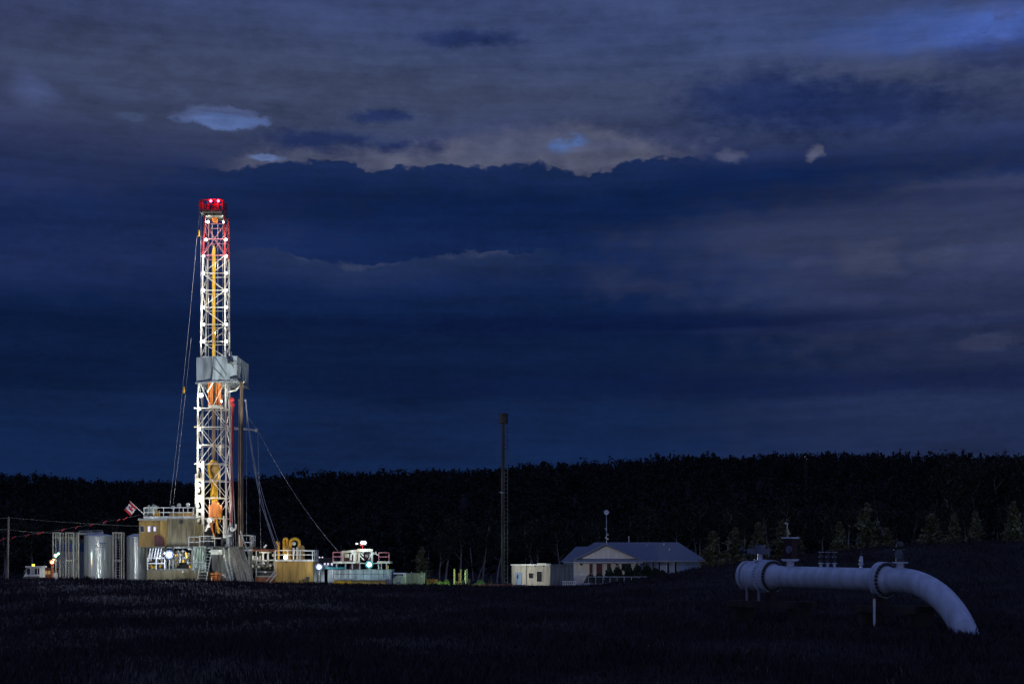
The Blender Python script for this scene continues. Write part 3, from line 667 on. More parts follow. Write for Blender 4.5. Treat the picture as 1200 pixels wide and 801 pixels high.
# tarpaulin wind screen
n_, m_ = 26, 14; vs = []; fs = []
for j in range(m_+1):
    for i in range(n_+1):
        px = 226+15*i/n_; py = 640.5+(30-1.5*math.sin(i*.5))*j/m_
        p = q(px, py, 175.6); p.y += .16*math.sin(i*1.1+j*.25)+.07*math.sin(i*2.3-j*.6); vs.append(p)
for j in range(m_):
    for i in range(n_): a = j*(n_+1)+i; fs.append((a, a+1, a+n_+2, a+n_+1))
tp = thing('wind_screen', 'pale green white tarpaulin hanging below the rig floor left of the stairs', 'tarpaulin', (X(233.5,175.6), 175.6, Z(671,175.6)))
sc_ = MB().add(vs, fs).build('tarpaulin', M['canvas'], tp, True); sol = sc_.modifiers.new('thick','SOLIDIFY'); sol.thickness = .02
mb = MB(); rail(mb, [q(228,671,175.2), q(241,671,175.2)], 1.3, 3, .05, 1.0); mb.build('screen_rail', M['galv'], tp); MB().tube(q(226,640.3,175.5), q(241.5,640.3,175.5), .06).build('top_rod', M['galv'], tp)
# orange pump under the floor
op = thing('orange_pump', 'bright orange pump standing under the rig floor between stairs and ramp', 'pump', (X(252.5,174), 174, G))
mb = MB(); mb.lathe([(0,.6),(.5,.62),(.8,.45),(1.0,.5),(1.15,.3)], (X(251.5,174),174,G+.2), (0,0,1), 16); mb.box((X(247.6,174),173.5,Z(673,174)), (X(258.4,174),174.5,Z(671,174))); mb.build('pump_body', M['orange'], op, True)
mb = MB(); mb.box((X(257,174),173.6,G+.2), (X(259,174),174.2,Z(673,174))); mb.tube((X(254.8,174),173.6,G+.2), (X(254.8,174),173.6,Z(669,174)), .12); mb.build('outlet', M['orange'], op)
mb = MB(); mb.box((X(246,174),173,G-.05), (X(260,174),175,G+.2)); mb.build('skid', M['rust'], op)
wp = thing('valve_cluster', 'cluster of pale valves glinting between the orange pump and the ramp', 'valves', (X(262,174.5), 174.5, G))
mb = MB()
for k in range(9): 
    px = 259.5+k*1.1; mb.tube(q(px,683,174.5), q(px,672+r.uniform(0,7),174.5), .06+.05*r.random(), n=7); mb.ball(q(px,674+r.uniform(0,7),174.3), .17, 8)
for y in (672, 677): mb.tube(q(259.5,y,174.4), q(269,y,174.4), .06)
mb.build('valve', M['mast_white'], wp, True); MB().box((X(259,174.5),174.1,G-.05), (X(269.5,174.5),175.1,G+.12)).build('skid', M['dark'], wp)
light('floor_work_light', q(262,652,174.6), 130, (1,.9,.62), sub); light('floor_work_light', q(250,655,173.0), 90, (1,.93,.8), sub)
light('floor_work_light', q(233,652,172.6), 420, (.8,1,.92), sub)
light('floor_work_light', q(270,632,174.6), 130, (1,.95,.85), sub); light('floor_work_light', q(290,640,173.0), 150, (.95,1,.95), sub)

# =============================================================== DOGHOUSE
dh = thing('rig_cabin', 'tan steel cabin block raised on the left of the mast with railed roof', 'cabin', (X(205), 179, Z(641)))
zd0, zd1 = Z(640.5,177), Z(608,177)
def pbox(mb, px0, px1, py0, py1, d0, d1):   # box from photo rectangle of its front face at depth d0
    return mb.box((X(px0,d0),d0,Z(py1,d0)), (X(px1,d0),d1,Z(py0,d0)))
mb = MB(); pbox(mb,196,228,607.5,640.5,177,184); mb.build('main_room', M['tan'], dh)
mb = MB(); pbox(mb,187.6,195.9,608.5,640.5,177.5,184); mb.build('corner_room', M['ochre'], dh)
mb = MB(); pbox(mb,163,187.5,609.5,640.5,178.3,184); mb.build('left_room', M['ochre'], dh)
mb = MB(); pbox(mb,228.1,237,614,639,178,184); mb.build('right_room', M['tan'], dh)
mb = MB(); pbox(mb,161.6,196.6,607.2,609.2,177.3,184.2); pbox(mb,168.4,229,605.8,607.4,176.9,184.2); mb.build('roof_slab', M['galv'], dh)
mb = MB()
for px in (196.1, 201.5, 207, 212.5, 218, 223.5, 227.9): mb.beam(q(px,640.5,176.97), q(px,608,176.97), .06, .05)
mb.build('wall_seam', M['tan'], dh)
for px0, px1, m in ((164.5,168.5,'glass'),(173.2,175.8,'window_lit'),(178.6,182.8,'glass')):
    f = MB(); f.box((X(px0-.5,178.2),178.22,Z(623.2,178.2)), (X(px1+.5,178.2),178.3,Z(615.8,178.2))); fo = f.build('window', M['galv'], dh)
    MB().box((X(px0,178.2),178.19,Z(622.6,178.2)), (X(px1,178.2),178.22,Z(616.4,178.2))).build('pane', M[m], fo)
pane = MB().box((X(179.8,178.1),178.15,Z(622,178.1)), (X(182.4,178.1),178.185,Z(617,178.1))).build('pane', M['window_lit'], dh)
mb = MB(); pts = [(181,640),(191.6,640),(191.4,631),(189,627.6),(184,626.4),(181,627.5)]; mb.prism([(X(a,177.3),177.2,Z(b,177.3)) for a, b in pts], (0,.25,0)); mb.build('hatch', M['maroon'], dh)
mb = MB().lathe([(0,.25),(.12,.27),(.14,.15)], q(212.4,611.2,177), (0,-1,0), 16); mb.build('vent', M['dark'], dh, True)
mb = MB(); zr = Z(606,177)
rail(mb, [q(168.6,606,177.2), q(226.4,606,177.2)], Z(594.4,177.2)-Z(606,177.2), 3, .055, 1.15, kick=True); rail(mb, [q(168.6,606,177.2), (X(168.6,177.2),183.5,zr)], 1.2, 2, .05, 1.6); mb.build('roof_rail', M['white'], dh)
rt = thing('roof_winch', 'yellow and white gear behind the railing on the left end of the cabin roof', 'machine', (X(178,178.5),178.5,zr))
mb = MB(); mb.ball(q(177,598.5,178.6), .75, 12, (1.1,.7,.8)); mb.prism([q(175,600,178),q(179,590,178),q(185,593,178),q(181,602,178)], (0,.4,0)); mb.path([q(170,604,178.3),q(171,597,178.3),q(176,593,178.3)], .25, 8); mb.build('canvas_cover', M['canvas'], rt, True)
mb = MB(); mb.lathe([(-.3,.35),(-.3,.5),(-.2,.36),(.2,.36),(.3,.5),(.3,.35)], q(184,602,178.2), (1,0,0), 16); mb.box((X(176,178.2),177.9,zr), (X(187,178.2),178.7,zr+.12)); mb.build('drum', M['yellow'], rt, True)
rt = thing('roof_skid', 'low yellow skid behind the railing in the middle of the cabin roof', 'machine', (X(210,178.5),178.5,zr))
mb = MB(); mb.box((X(198.8,178.4),178.2,zr), (X(226,178.4),179.4,Z(600.5,178.4))); mb.build('skid_body', M['ochre'], rt)
mb = MB(); mb.beam(q(202,604,178), q(212,600.6,178), .12); mb.beam(q(212,600.6,178), q(222,604,178), .1); mb.build('skid_brace', M['yellow'], rt)
for px, py, tg, lab in ((203,594,(150,700,150),'left floodlight head on the cabin roof'),(210,591.5,(160,720,150),'middle floodlight head on the cabin roof'),(220,591,(300,690,160),'right floodlight head on the cabin roof')):
    fl = thing('roof_floodlight', lab, 'floodlight', q(px,606,177.6))
    mb = MB(); mb.tube(q(px,606,177.6), q(px,py+2,177.6), .06); mb.build('post', M['galv'], fl)
    MB().lathe([(-.3,.08),(-.2,.18),(.08,.27),(.1,.24)], q(px,py,177.4), (q(*tg)-q(px,py,177.4)).normalized(), 14).build('lamp_head', M['galv'], fl, True)
light('roof_and_added_spot', q(300,640,158), 120000, (.95,1,.94), dh, target=q(259,431,177), angle=20)  # added unseen spot well in front of the cabin, brightens the racking board
light('roof_and_added_spot', q(220,591,176.6), 1600, (1,.97,.9), dh, target=q(251,300,179), angle=14)
light('cabin_light', q(190,603,174.6), 60, (.95,1,.93), dh); light('cabin_light', q(214,603,175.4), 40, (1,.97,.88), dh); light('cabin_light', q(172,602,175.4), 90, (.95,1,.93), dh)
# flag
fg = thing('national_flag', 'red and white maple leaf flag flying from a slanted pole on the cabin roof', 'flag', q(168.5,602,177))
MB().tube(q(168.5,602,177), q(152,586.6,177), .05, .035).build('flagpole', M['white'], fg)
A, B, C_ = q(153,587,177), q(160.4,594.2,177), q(145.6,597.2,177)
H = B-A; W = C_-A; H = Vector((H.x,0,H.z)); W = Vector((W.x,0,W.z))
def fp(u, v): p = A+W*u+H*v; p.y += .09*math.sin(u*6+v*2)*(.3+u); p.z -= .06*math.sin(u*3.1)*1; return p
mb = MB(); nu, nv = 24, 14; vs = [fp(i/nu, j/nv) for j in range(nv+1) for i in range(nu+1)]
leaf = [(0,-.5),(.03,-.2),(.28,-.26),(.2,-.12),(.46,.06),(.38,.12),(.42,.28),(.26,.25),(.22,.32),(.1,.2),(.15,.5),(.07,.44),(0,.62)]
leaf = leaf+[(-a,b) for a, b in reversed(leaf[1:-1])]
def inleaf(x, y):
    c = False; n = len(leaf)
    for i in range(n):
        (x1,y1),(x2,y2) = leaf[i], leaf[(i+1)%n]
        if (y1 > y) != (y2 > y) and x < (x2-x1)*(y-y1)/(y2-y1)+x1: c = not c
    return c
for j in range(nv):
    for i in range(nu):
        u = (i+.5)/nu; v = (j+.5)/nv; a = j*(nu+1)+i
        red = u < .25 or u > .75 or inleaf((v-.5)*1.2, (.5-u)*2.2)
        mb.cur = 0 if red else 1; mb.add([vs[a],vs[a+1],vs[a+nu+2],vs[a+nu+1]], [(0,1,2,3)])
fo = mb.build('flag_cloth', [M['red'], M['flagwhite']], fg); s_ = fo.modifiers.new('thick','SOLIDIFY'); s_.thickness = .01
light('flag_light', q(163,600,174.5), 45, (1,.95,.9), dh)
# manifold level below cabin: frame, pipes, skid
mf = thing('pump_skid', 'open skid packed with white pipes and yellow valves under the tan cabin', 'pump skid', (X(200), 178, G))
mb = MB()
for px in (172.5, 194.5, 203, 225.4): 
    for D in (176.4, 183): mb.beam((X(px,D),D,Z(667,176.4)), (X(px,D),D,Z(640.5,176.4)), .2)
mb.beam(q(172.5,641.2,176.4), q(226,641.2,176.4), .2); mb.beam(q(172.5,667,176.4), q(226,667,176.4), .25); mb.build('frame', M['grime'], mf)
mb = MB(); rail(mb, [q(173,667,176), q(193,667,176)], 1.45, 3, .07, .9); 
for k in range(5): mb.beam(q(174+k*3.2,655,176.1), q(176.5+k*3.2,642,176.1), .12)
mb.build('guard_rail', M['white'], mf)
mb = MB()
for k in range(46):
    px = r.uniform(174,225); D = r.uniform(177,179.5); y0 = r.uniform(643,655); y1 = y0+r.uniform(4,14)
    if r.random() < .65: mb.tube(q(px,min(y1,666),D), q(px+r.uniform(-1.5,1.5),y0,D), r.uniform(.04,.13), n=7)
    else: mb.path([q(px,y1,D), q(px,y0,D), q(px+r.uniform(-5,5),y0-.5,D), q(px+r.uniform(-5,5),y0+4,D)], r.uniform(.05,.11), 7)
mb.build('pipework', M['mast_white'], mf, True)
mb = MB()
for k in range(16):
    px = r.uniform(204,225) if k % 3 else r.uniform(175,192); y = r.uniform(648,664) if k % 3 else r.uniform(661,665); D = 176.9
    mb.tube(q(px,y+1.5,D), q(px,y-1.5,D), .17, n=8) if k % 2 else mb.box(q(px-1.1,y+.8,D), q(px+1.1,y-.8,D+.4))
mb.build('valve', M['yellow'], mf)
mb = MB()
for k in range(10): mb.ball(q(r.uniform(204,225), r.uniform(645,665), 177), r.uniform(.12,.24), 8)
mb.build('gauge', M['galv'], mf, True)
mb = MB(); pbox(mb,176,224,652,666,179.8,182); mb.build('pump_body', M['dark'], mf)
mb = MB(); pbox(mb,172,203,668,680.6,175.6,183); pbox(mb,203.2,227.4,667.5,681.6,175.4,183); pbox(mb,227.6,234.4,668,682,175.2,183); mb.build('skid_tank', M['tan'], mf)
mb = MB()
for px in (178,184,190,196,209,215,221): mb.beam(q(px,680.5,175.3), q(px,668,175.3), .05)
mb.beam(q(203,676.4,175.3), q(227,676.4,175.3), .08, .1); mb.build('skid_rib', M['tan'], mf)
mb = MB().lathe([(0,.12),(.06,.14),(.08,.06)], q(214.6,669.6,175.4), (0,-1,0), 12); mb.build('fitting', M['white'], mf, True)
fl = thing('work_floodlight', 'brightest blue white floodlight glaring under the tan cabin', 'floodlight', q(198.5,667,174.2))
MB().tube(q(198.5,667,175.9), q(198.5,652,175.9), .06).build('post', M['galv'], fl)
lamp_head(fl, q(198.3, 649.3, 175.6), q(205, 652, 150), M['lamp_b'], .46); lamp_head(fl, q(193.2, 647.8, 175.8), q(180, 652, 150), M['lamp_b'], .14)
light('work_floodlight_light', q(198.3,649.3,174.9), 900, (.62,.74,1), fl, radius=.5)
light('work_floodlight_light', q(198.3,649.3,174.7), 110000, (.58,.66,1), fl, target=Vector((-28,80,0)), angle=46, blend=1)
light('mast_lamp_light', q(235.6,463,176.6), 80000, (.66,.72,1), mast, target=Vector((-26,88,0)), angle=27, blend=1)
light('work_floodlight_light', q(184,650,175.2), 60, (.8,.88,1), mf); light('work_floodlight_light', q(214,650,175.0), 120, (1,.94,.85), mf)
light('skid_light', q(200,664,172.6), 60, (1,.9,.75), mf); light('skid_light', q(222,664,172.8), 60, (1,.9,.75), mf)
# =============================================================== TANKS AT THE LEFT
M['rackpaint'] = paint('dull rack paint', (.46,.46,.38), .5)
def tank(px0, px1, ytop, ysh, D, label, logo):
    xc = (X(px0,D)+X(px1,D))/2; rad = (X(px1,D)-X(px0,D))/2; yc = D+rad
    t = thing('upright_tank', label, 'tank', (xc, yc, G), 'pale upright storage tanks')
    zs, zt = Z(ysh,D), Z(ytop,D)
    MB().lathe([(0,rad),(zs-G,rad)], (xc,yc,G), (0,0,1), 64).build('shell', M['tankgrey'], t, True)
    MB().lathe([(zs-G+.002,rad*1.015),(zs-G+.08,rad*1.015),(zs-G+.25,rad*.86),(zt-G-.06,rad*.45),(zt-G,0.02)], (xc,yc,G), (0,0,1), 64).build('roof', M['tankgrey'], t, True)
    mb = MB()
    for f_ in (.33,.66): 
        mb.lathe([((zs-G)*f_,rad+.004),((zs-G)*f_,rad+.012),((zs-G)*f_+.05,rad+.012),((zs-G)*f_+.05,rad+.004)], (xc,yc,G), (0,0,1), 64)
    mb.build('weld_band', M['tankgrey'], t, True)
    mb = MB(); mb.tube((xc-rad*.15,yc-rad-.25,G), (xc-rad*.15,yc-rad-.25,G+.7), .05); mb.lathe([(0,.12),(.15,.12)], (xc-rad*.15,yc-rad-.3,G+.55), (0,-1,0), 12); mb.build('valve', M['dark'], t); MB().tube((xc+rad*.9,yc-rad*.6,G), (xc+rad*.9,yc-rad*.6,G+.55), .13).build('outlet', M['dark'], t)
    if logo:
        def strip(za, zb_, p0, p1):   # small raised marks following the shell
            w0, w1 = math.asin((X(p0,D)-xc)/rad), math.asin((X(p1,D)-xc)/rad); k = 4
            vs = []
            for i in range(k+1):
                a = w0+(w1-w0)*i/k
                for z in (za, zb_): vs.append((xc+math.sin(a)*(rad+.008), yc-math.cos(a)*(rad+.008), z))
            return vs, [(2*i,2*i+2,2*i+3,2*i+1) for i in range(k)]
        em = MB()
        for a, b, c_, d_ in ((635,637.2,116,118.6),(635.4,636.4,118.9,122.4),(636.8,637.4,118.9,121.8)): em.add(*strip(Z(b,D),Z(a,D),c_,d_))
        em.build('emblem', M['blue'], t)
        lt = MB()
        for y0, p0, n in ((638.1,111.4,11),(640.2,113.4,9)):
            for k in range(n):
                w = .62; a = p0+k*1.0
                lt.add(*strip(Z(y0+1.3,D), Z(y0,D), a, a+.25)); lt.add(*strip(Z(y0+.3,D), Z(y0,D), a, a+w))
                if k % 2: lt.add(*strip(Z(y0+1.3,D), Z(y0,D), a+.42, a+.62))
                if k % 3: lt.add(*strip(Z(y0+.8,D), Z(y0+.5,D), a, a+w))
        lt.build('lettering', M['black'], t)
    return t
tank(93.8, 127.8, 624.4, 628.5, 179.4, 'left pale upright tank with blue emblem and dark lettering', True)
tank(145.2, 171, 624.4, 629.5, 181, 'right pale upright tank without any lettering', False)
def tank_rack(px0, px1, ytop, D, label, cols, mat='rackpaint', n=2, hoops=True):
    t = thing('ladder_cage', label, 'ladder', (X((px0+px1)/2,D), D, G), 'caged ladders beside the tanks')
    mb = MB()
    for px in (px0, px1):
        for dy in (0, 1.1): mb.beam((X(px,D),D+dy,G), (X(px,D),D+dy,Z(ytop,D)), .15)
    for y in (ytop+.6, 656.5): 
        mb.beam((X(px0,D),D,Z(y,D)), (X(px1,D),D,Z(y,D)), .12); mb.beam((X(px0,D),D+1.1,Z(y,D)), (X(px1,D),D+1.1,Z(y,D)), .12)
        for px in (px0, px1): mb.beam((X(px,D),D,Z(y,D)), (X(px,D),D+1.1,Z(y,D)), .1)
    mb.build('frame', M[mat], t)
    mb = MB(); xm_ = X((px0+px1)/2,D); ladder(mb, (xm_,D+.3,G), (xm_,D+.3,Z(ytop+1,D)), .42, .035); mb.build('ladder', M['galv'], t)
    mb = MB()
    for k in range(2):
        px = px0+(px1-px0)*(k+.9)/2.8; mb.tube((X(px,D),D-.05,Z(ytop+9,D)), (X(px,D),D-.05,Z(ytop,D)), .045)
    mb.beam((X(px0,D),D-.08,Z(ytop+6,D)), (X(px1,D),D-.08,Z(ytop+6,D)), .07); mb.build('upper_rail', M['rackpaint'], t)
    return t
tank_rack(62.3, 70.6, 623.2, 178.6, 'leftmost caged ladder, next to the bright green white lamp', 0)
tank_rack(77.3, 86.4, 623.2, 178.8, 'caged ladder in front of the blue banded tank', 0)
tank_rack(132.6, 142.4, 623.2, 178.8, 'caged ladder between the two pale upright tanks', 0)
w = thing('pipe_gantry', 'pale gantry frame rising in front of the left edge of the lettered tank', 'gantry', (X(92,178.5),178.5,G))
mb = MB(); D = 178.5
mb.beam((X(92,D),D,G), (X(92,D),D,Z(623.5,D)), .16); mb.beam((X(92,D),D+2.6,G), (X(92,D),D+2.6,Z(623.5,D)), .16); mb.beam((X(92,D),D,Z(624,D)), (X(92,D),D+2.6,Z(624,D)), .14)
mb.build('frame', M['rackpaint'], w)
mb = MB(); D = 181.8; mb.beam((X(91.6,D),D,Z(625,D)), (X(121,D),D,Z(624,D)), .28); rail(mb, [(X(93,D),D,Z(625,D)), (X(120,D),D,Z(624.3,D))], .35, 2, .04, 1.2, mid=False); mb.beam((X(92.4,178.6),178.6,Z(624,178.5)), (X(91.6,D),D,Z(625,D)), .2); mb.build('walkway', M['galv'], w)
# blue banded tanks behind
for px0, px1, lab in ((64.5,77.5,'blue banded grey tank behind the leftmost caged ladder'),(78.2,92,'blue banded grey tank behind the second caged ladder')):
    D = 182.5; xc = (X(px0,D)+X(px1,D))/2; hw = (X(px1,D)-X(px0,D))/2
    t = thing('banded_tank', lab, 'tank', (xc,D,G), 'blue banded tanks')
    def ob(mb, z0, z1, e): return mb.box((xc-hw-e,D-e,z0),(xc+hw+e,D+4,z1))
    ob(MB(), G, Z(646,D), 0).build('lower_shell', M['galv'], t); ob(MB(), Z(646,D)+.003, Z(636.5,D), .01).build('band', M['blue'], t); ob(MB(), Z(636.5,D)+.003, Z(631,D), 0).build('upper_shell', M['grime'], t)
    mb = MB()
    for k in range(2): x_ = xc-hw+2*hw*(k+.5)/5; mb.beam((x_,D-.05,G), (x_,D-.05,Z(646,D)), .06)
    mb.build('rib', M['galv'], t)
    mb = MB(); mb.box((xc-.4,D+.3,Z(631,D)), (xc+.3,D+1,Z(629,D))); mb.tube((xc+.5,D+.3,Z(631,D)), (xc+.5,D+.3,Z(627,D)), .06); mb.build('hatch', M['yellow'], t)
# lamps on the left
fl = thing('green_floodlight', 'star bright green white lamp on the leftmost ladder cage', 'floodlight', q(65.5,677,176.6))
MB().tube(q(65.5,677,176.6), q(65.5,652,176.6), .05).build('post', M['galv'], fl)
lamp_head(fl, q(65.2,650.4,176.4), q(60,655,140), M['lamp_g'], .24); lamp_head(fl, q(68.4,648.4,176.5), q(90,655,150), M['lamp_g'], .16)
light('green_floodlight_light', q(65.2,650,175.6), 260, (.7,1,.86), fl, radius=.25)
fl = thing('orange_floodlight', 'orange white lamp low at the left of the tanks', 'floodlight', q(61,677,176.2))
MB().tube(q(61,677,176.2), q(61,660,176.2), .12).build('post', M['rust'], fl)
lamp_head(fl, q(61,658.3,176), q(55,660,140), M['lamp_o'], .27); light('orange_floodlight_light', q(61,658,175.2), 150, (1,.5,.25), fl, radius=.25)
MB().ball(q(62.8,655.4,176.2), .1).build('lamp_glass', M['lamp_o'], fl)
# loader with yellow beacon
ld = thing('wheel_loader', 'small pale cabbed loader with a yellow beacon at the far left', 'loader', (X(38,172),172,G))
D = 172
mb = MB(); pbox(mb,31,46.5,664.4,676,D,174); mb.prism([q(26,678,D),q(31,669,D),q(31,678,D)], (0,1.6,0)); mb.build('body', M['white'], ld)
mb = MB(); pbox(mb,29.5,47.5,662.8,664.2,D-.2,174.2); mb.build('cab_roof', M['white'], ld)
for a, b in ((31.6,35.2),(36.8,43.4),(44.4,46)): pbox(MB(),a,b,665.4,672.5,D-.03,D).build('window', M['glass'], ld)
pbox(MB(),36.6,40.6,665.8,673,D-.06,D-.03).build('door_panel', M['galv'], ld)
MB().tube(q(39,662.8,D), q(39,660.6,D), .16, n=12).build('beacon', M['beacon'], ld, True)
for px in (32, 44): 
    wl = MB().lathe([(-.2,.3),(-.2,.5),(.2,.5),(.2,.3)], (X(px,D),D-.2,G+.45), (0,1,0), 20).build('wheel', M['black'], ld, True)
    MB().lathe([(-.22,.05),(-.22,.28),(.1,.28)], (X(px,D),D-.2,G+.45), (0,1,0), 16).build('rim', M['grime'], wl, True)
mb = MB(); mb.beam(q(27,677,D-.6), q(46,676.4,D-.6), .12, .4); mb.beam(q(28,670,D-.2), q(33,664,D), .12); mb.build('lift_arm', M['grime'], ld)
light('loader_light', q(36,667,D-4), 14, (.8,.9,1), ld)
sh = thing('equipment_hut', 'low dark hut with dim warm window between loader and tanks', 'hut', (X(56,178),178,G))
D = 178; pbox(MB(),48.5,60,666,681,D,181).build('wall', M['rust'], sh); pbox(MB(),48,60.6,664.8,665.9,D-.2,181.2).build('roof', M['dark'], sh)
for a, b in ((49.5,51),(53,55.4),(56.4,58.8)): pbox(MB(),a,b,668.5,672.4,D-.04,D).build('window', M['window_warm'], sh)
mb = MB().tube(q(52.6,665,D+.3), q(52.6,661,D+.3), .1); mb.build('stack', M['dark'], sh)
pbox(MB(),61.6,65.4,670.5,680,177.2,178).build('white_locker', M['white'])
o = bpy.data.objects['white_locker']; centre_origin(o); tag(o, 'small white locker standing under the orange lamp', 'locker')
# utility pole and wires
pl = thing('utility_pole', 'pale slim pole at the left edge carrying two wires', 'pole', (X(9,165),165,float(height(X(9,165),165))-.1))
z0 = pl.location.z; MB().tube((X(8.4,165),165,z0), (X(10,165),165,Z(606,165)), .14, .11, n=10).build('shaft', M['wood'], pl, True)
mb = MB().tube(q(9.9,606.6,165)+Vector((0,-.05,.12)), q(9.9,606.6,165), .06); mb.tube(q(9.6,620,165)+Vector((0,-.2,0)), q(9.6,620,165), .05); mb.build('insulator', M['galv'], pl)
cable((9.9,606), (163,616), .12, .022, 'upper wire from the pole to the tan cabin', 'overhead_wire', Da=165, Db=178.4, group='overhead wires')
cable((9.6,620), (62.3,624), .1, .022, 'lower wire from the pole to the leftmost ladder cage', 'overhead_wire', Da=165, Db=178.6, group='overhead wires')
cable((-60,603), (9.9,606), .3, .022, 'upper wire running out of the photo left of the pole', 'overhead_wire', Da=150, Db=165, group='overhead wires')
cable((-60,617), (9.6,620), .1, .022, 'lower wire running out of the photo left of the pole', 'overhead_wire', Da=150, Db=165, group='overhead wires')
# red pennants on a sloping guy line
fl = thing('pennant_line', 'sloping line with small red pennants in front of the tanks', 'bunting', q(0,634,170))
PN = [(-6,636),(3,631.5),(15.4,629.5),(31.4,627),(44.6,624.6),(48,624),(73.6,620.6),(89.6,617.4),(107.2,614.6),(122.6,611.4),(138.6,609),(146.6,607.2)]
pts = [q(-30,640,168)]+[q(px, py-.6, 170+px*.045) for px, py in PN]+[q(164,603,177.5)]
MB().path(pts, .008, 5).build('line', M['cable'], fl)
for px, py in PN:
    D = 170+px*.045; L = 3.0 if px < 10 else 2.1
    MB().prism([q(px+L,py-1.9,D), q(px+L,py-.7,D), q(px-L*.9,py+1.9,D), q(px-L*.9,py+1.2,D)], (0,.03,0)).build('pennant', M['pennant'] if 'pennant' in M else M['red'], fl)
light('pennant_light', q(52,640,164), 420, (1,.8,.75), fl, radius=.3)
# =============================================================== RIGHT OF THE RAMP
mp = thing('pump_shelter', 'open shelter with a thin roof over white pipes right of the ramp', 'shelter', (X(307,179),179,G))
D = 178
mb = MB(); pbox(mb,290,324,643.2,644.8,D-.4,183); mb.beam(q(290,644,D-.4), q(324,645.6,D-.4), .14); mb.path([q(290,643,D), q(297,641.5,D), q(302,644,D), q(312,642.6,D)], .1, 7); mb.build('roof', M['rust'], mp)
mb = MB()
for px in (292.4, 300.4, 321.5): mb.beam(q(px,676,D), q(px,645,D), .16)
mb.beam(q(300.4,675,D), q(322,675,D), .2); mb.beam(q(300.4,669.5,D), q(322,669.5,D), .1); mb.beam(q(290,656,D), q(322,656,D), .08); mb.build('frame', M['galv'], mp)
mb = MB(); pbox(mb,303.5,316,646,647.6,D+.2,D+1.5)
for px in (292,308.4,314): mb.tube(q(px,660,D+.4), q(px,646,D+.4), .14)
for px in (296,299,304.5): mb.path([q(px-3,652,D+.3),q(px-2.6,656,D+.3),q(px,657,D+.3),q(px+.4,651,D+.3)], .13, 8)
mb.build('pipework', M['mast_white'], mp, True)
mb = MB()
for k in range(14): mb.ball(q(293+k*2, 662+3*math.sin(k*1.7), D+.2), .3+.12*math.sin(k*2.9), 9)
mb.path([q(292,663,D), q(298,665,D), q(304,661,D), q(312,664,D), q(320,661,D)], .15, 8); pbox(mb,302,321,661,674,D+1,D+3); mb.build('pump', M['grime'], mp, True)
mb = MB()
for a, b in ((296,663),(303,664),(311,670),(317,662),(309,659.6),(320,650)): mb.ball(q(a,b,D-.2), .17, 8)
mb.tube(q(308,656.8,D), q(321,655.6,D), .08); mb.build('valve', M['mast_white'], mp, True)
mb = MB(); pbox(mb,299,323,675.6,684,D-.3,182); mb.build('skid', M['rust'], mp)
mb = MB(); mb.beam(q(310,683,175.5), q(322,669,175.5), .09); mb.beam(q(315,683,175.5), q(324,672.5,175.5), .09); mb.build('brace', M['white'], mp)
mb = MB(); mb.tube(q(309,643,D), q(311.6,639,D), .06); mb.beam(q(309.4,641.5,D-.1), q(312.4,638,D-.1), .3, .22); mb.build('lamp_head', M['white'], mp)
light('shelter_light', q(303,651,176.6), 130, (1,.97,.85), mp); light('shelter_light', q(316,660,175.6), 70, (1,.97,.85), mp); light('shelter_light', q(309,640,174), 90, (1,.95,.9), mp)
# ochre tank with degasser
oc = thing('ochre_tank', 'ochre box tank with white railing on top, right of the pump shelter', 'tank', (X(344,177),177,G))
D = 177; pbox(MB(),322.4,366.5,657.4,683.5,D,182).build('shell', M['ochre'], oc)
mb = MB(); pbox(mb,321.8,367,655.2,657.3,D-.12,182.1); mb.build('deck_edge', M['white'], oc)
mb = MB(); rail(mb, [q(322.8,655.2,D), q(366.2,655.2,D)], Z(644.4,D)-Z(655.2,D), 3, .06, 1.5); rail(mb, [q(366.2,655.2,D), (X(366.2,D),182,Z(655.2,D))], 1.15, 2, .05, 1.5); mb.beam(q(355,645,D-.05), q(367.6,645.4,D-.05), .1); mb.build('guard_rail', M['white'], oc)
mb = MB()
for px in (322.6, 331, 340, 349, 358, 366.2): mb.beam(q(px,683,D-.03), q(px,657.6,D-.03), .06)
mb.build('rib', M['ochre'], oc)
mb = MB(); pbox(mb,358.8,362.2,675.4,678.6,D-.3,D); mb.build('valve_box', M['dark'], oc); mb = MB(); mb.path([q(361,678.8,D-.2), q(361,682,D-.3), q(355,682.5,D-.3)], .08); mb.build('drain_pipe', M['dark'], oc); MB().ball(q(355.4,679,D-.1), .14).build('plug', M['dark'], oc); pbox(MB(),334,337,657.5,658.6,D-.1,D).build('bracket', M['dark'], oc)
dg = thing('degasser', 'ochre twin degasser columns with looped pipes standing on the ochre tank', 'degasser', q(345,655.2,179))
D = 179
for px in (337.2, 352.2):
    rr_ = .5 if px < 340 else .52
    MB().lathe([(0,rr_),(1.5,rr_),(1.72,rr_*.8),(1.82,rr_*.3)], q(px,655.2,D), (0,0,1), 20).build('column', M['ochre'], dg, True)
def arch(px0, px1, y0, ytop, rad): 
    c = (px0+px1)/2; w_ = (px1-px0)/2; pts = [q(px0,y0,D-.2)]+[q(c-w_*math.cos(t), ytop+w_*.9-w_*.9*math.sin(t), D-.2) for t in [math.pi*i/12 for i in range(13)]]+[q(px1,y0,D-.2)]
    return pts
mb = MB(); mb.path(arch(332.8,336.6,650,630.6,0), .17, 10); mb.path(arch(340.4,350.6,642,630.8,0), .2, 10); mb.build('loop_pipe', M['yellow'], dg, True)
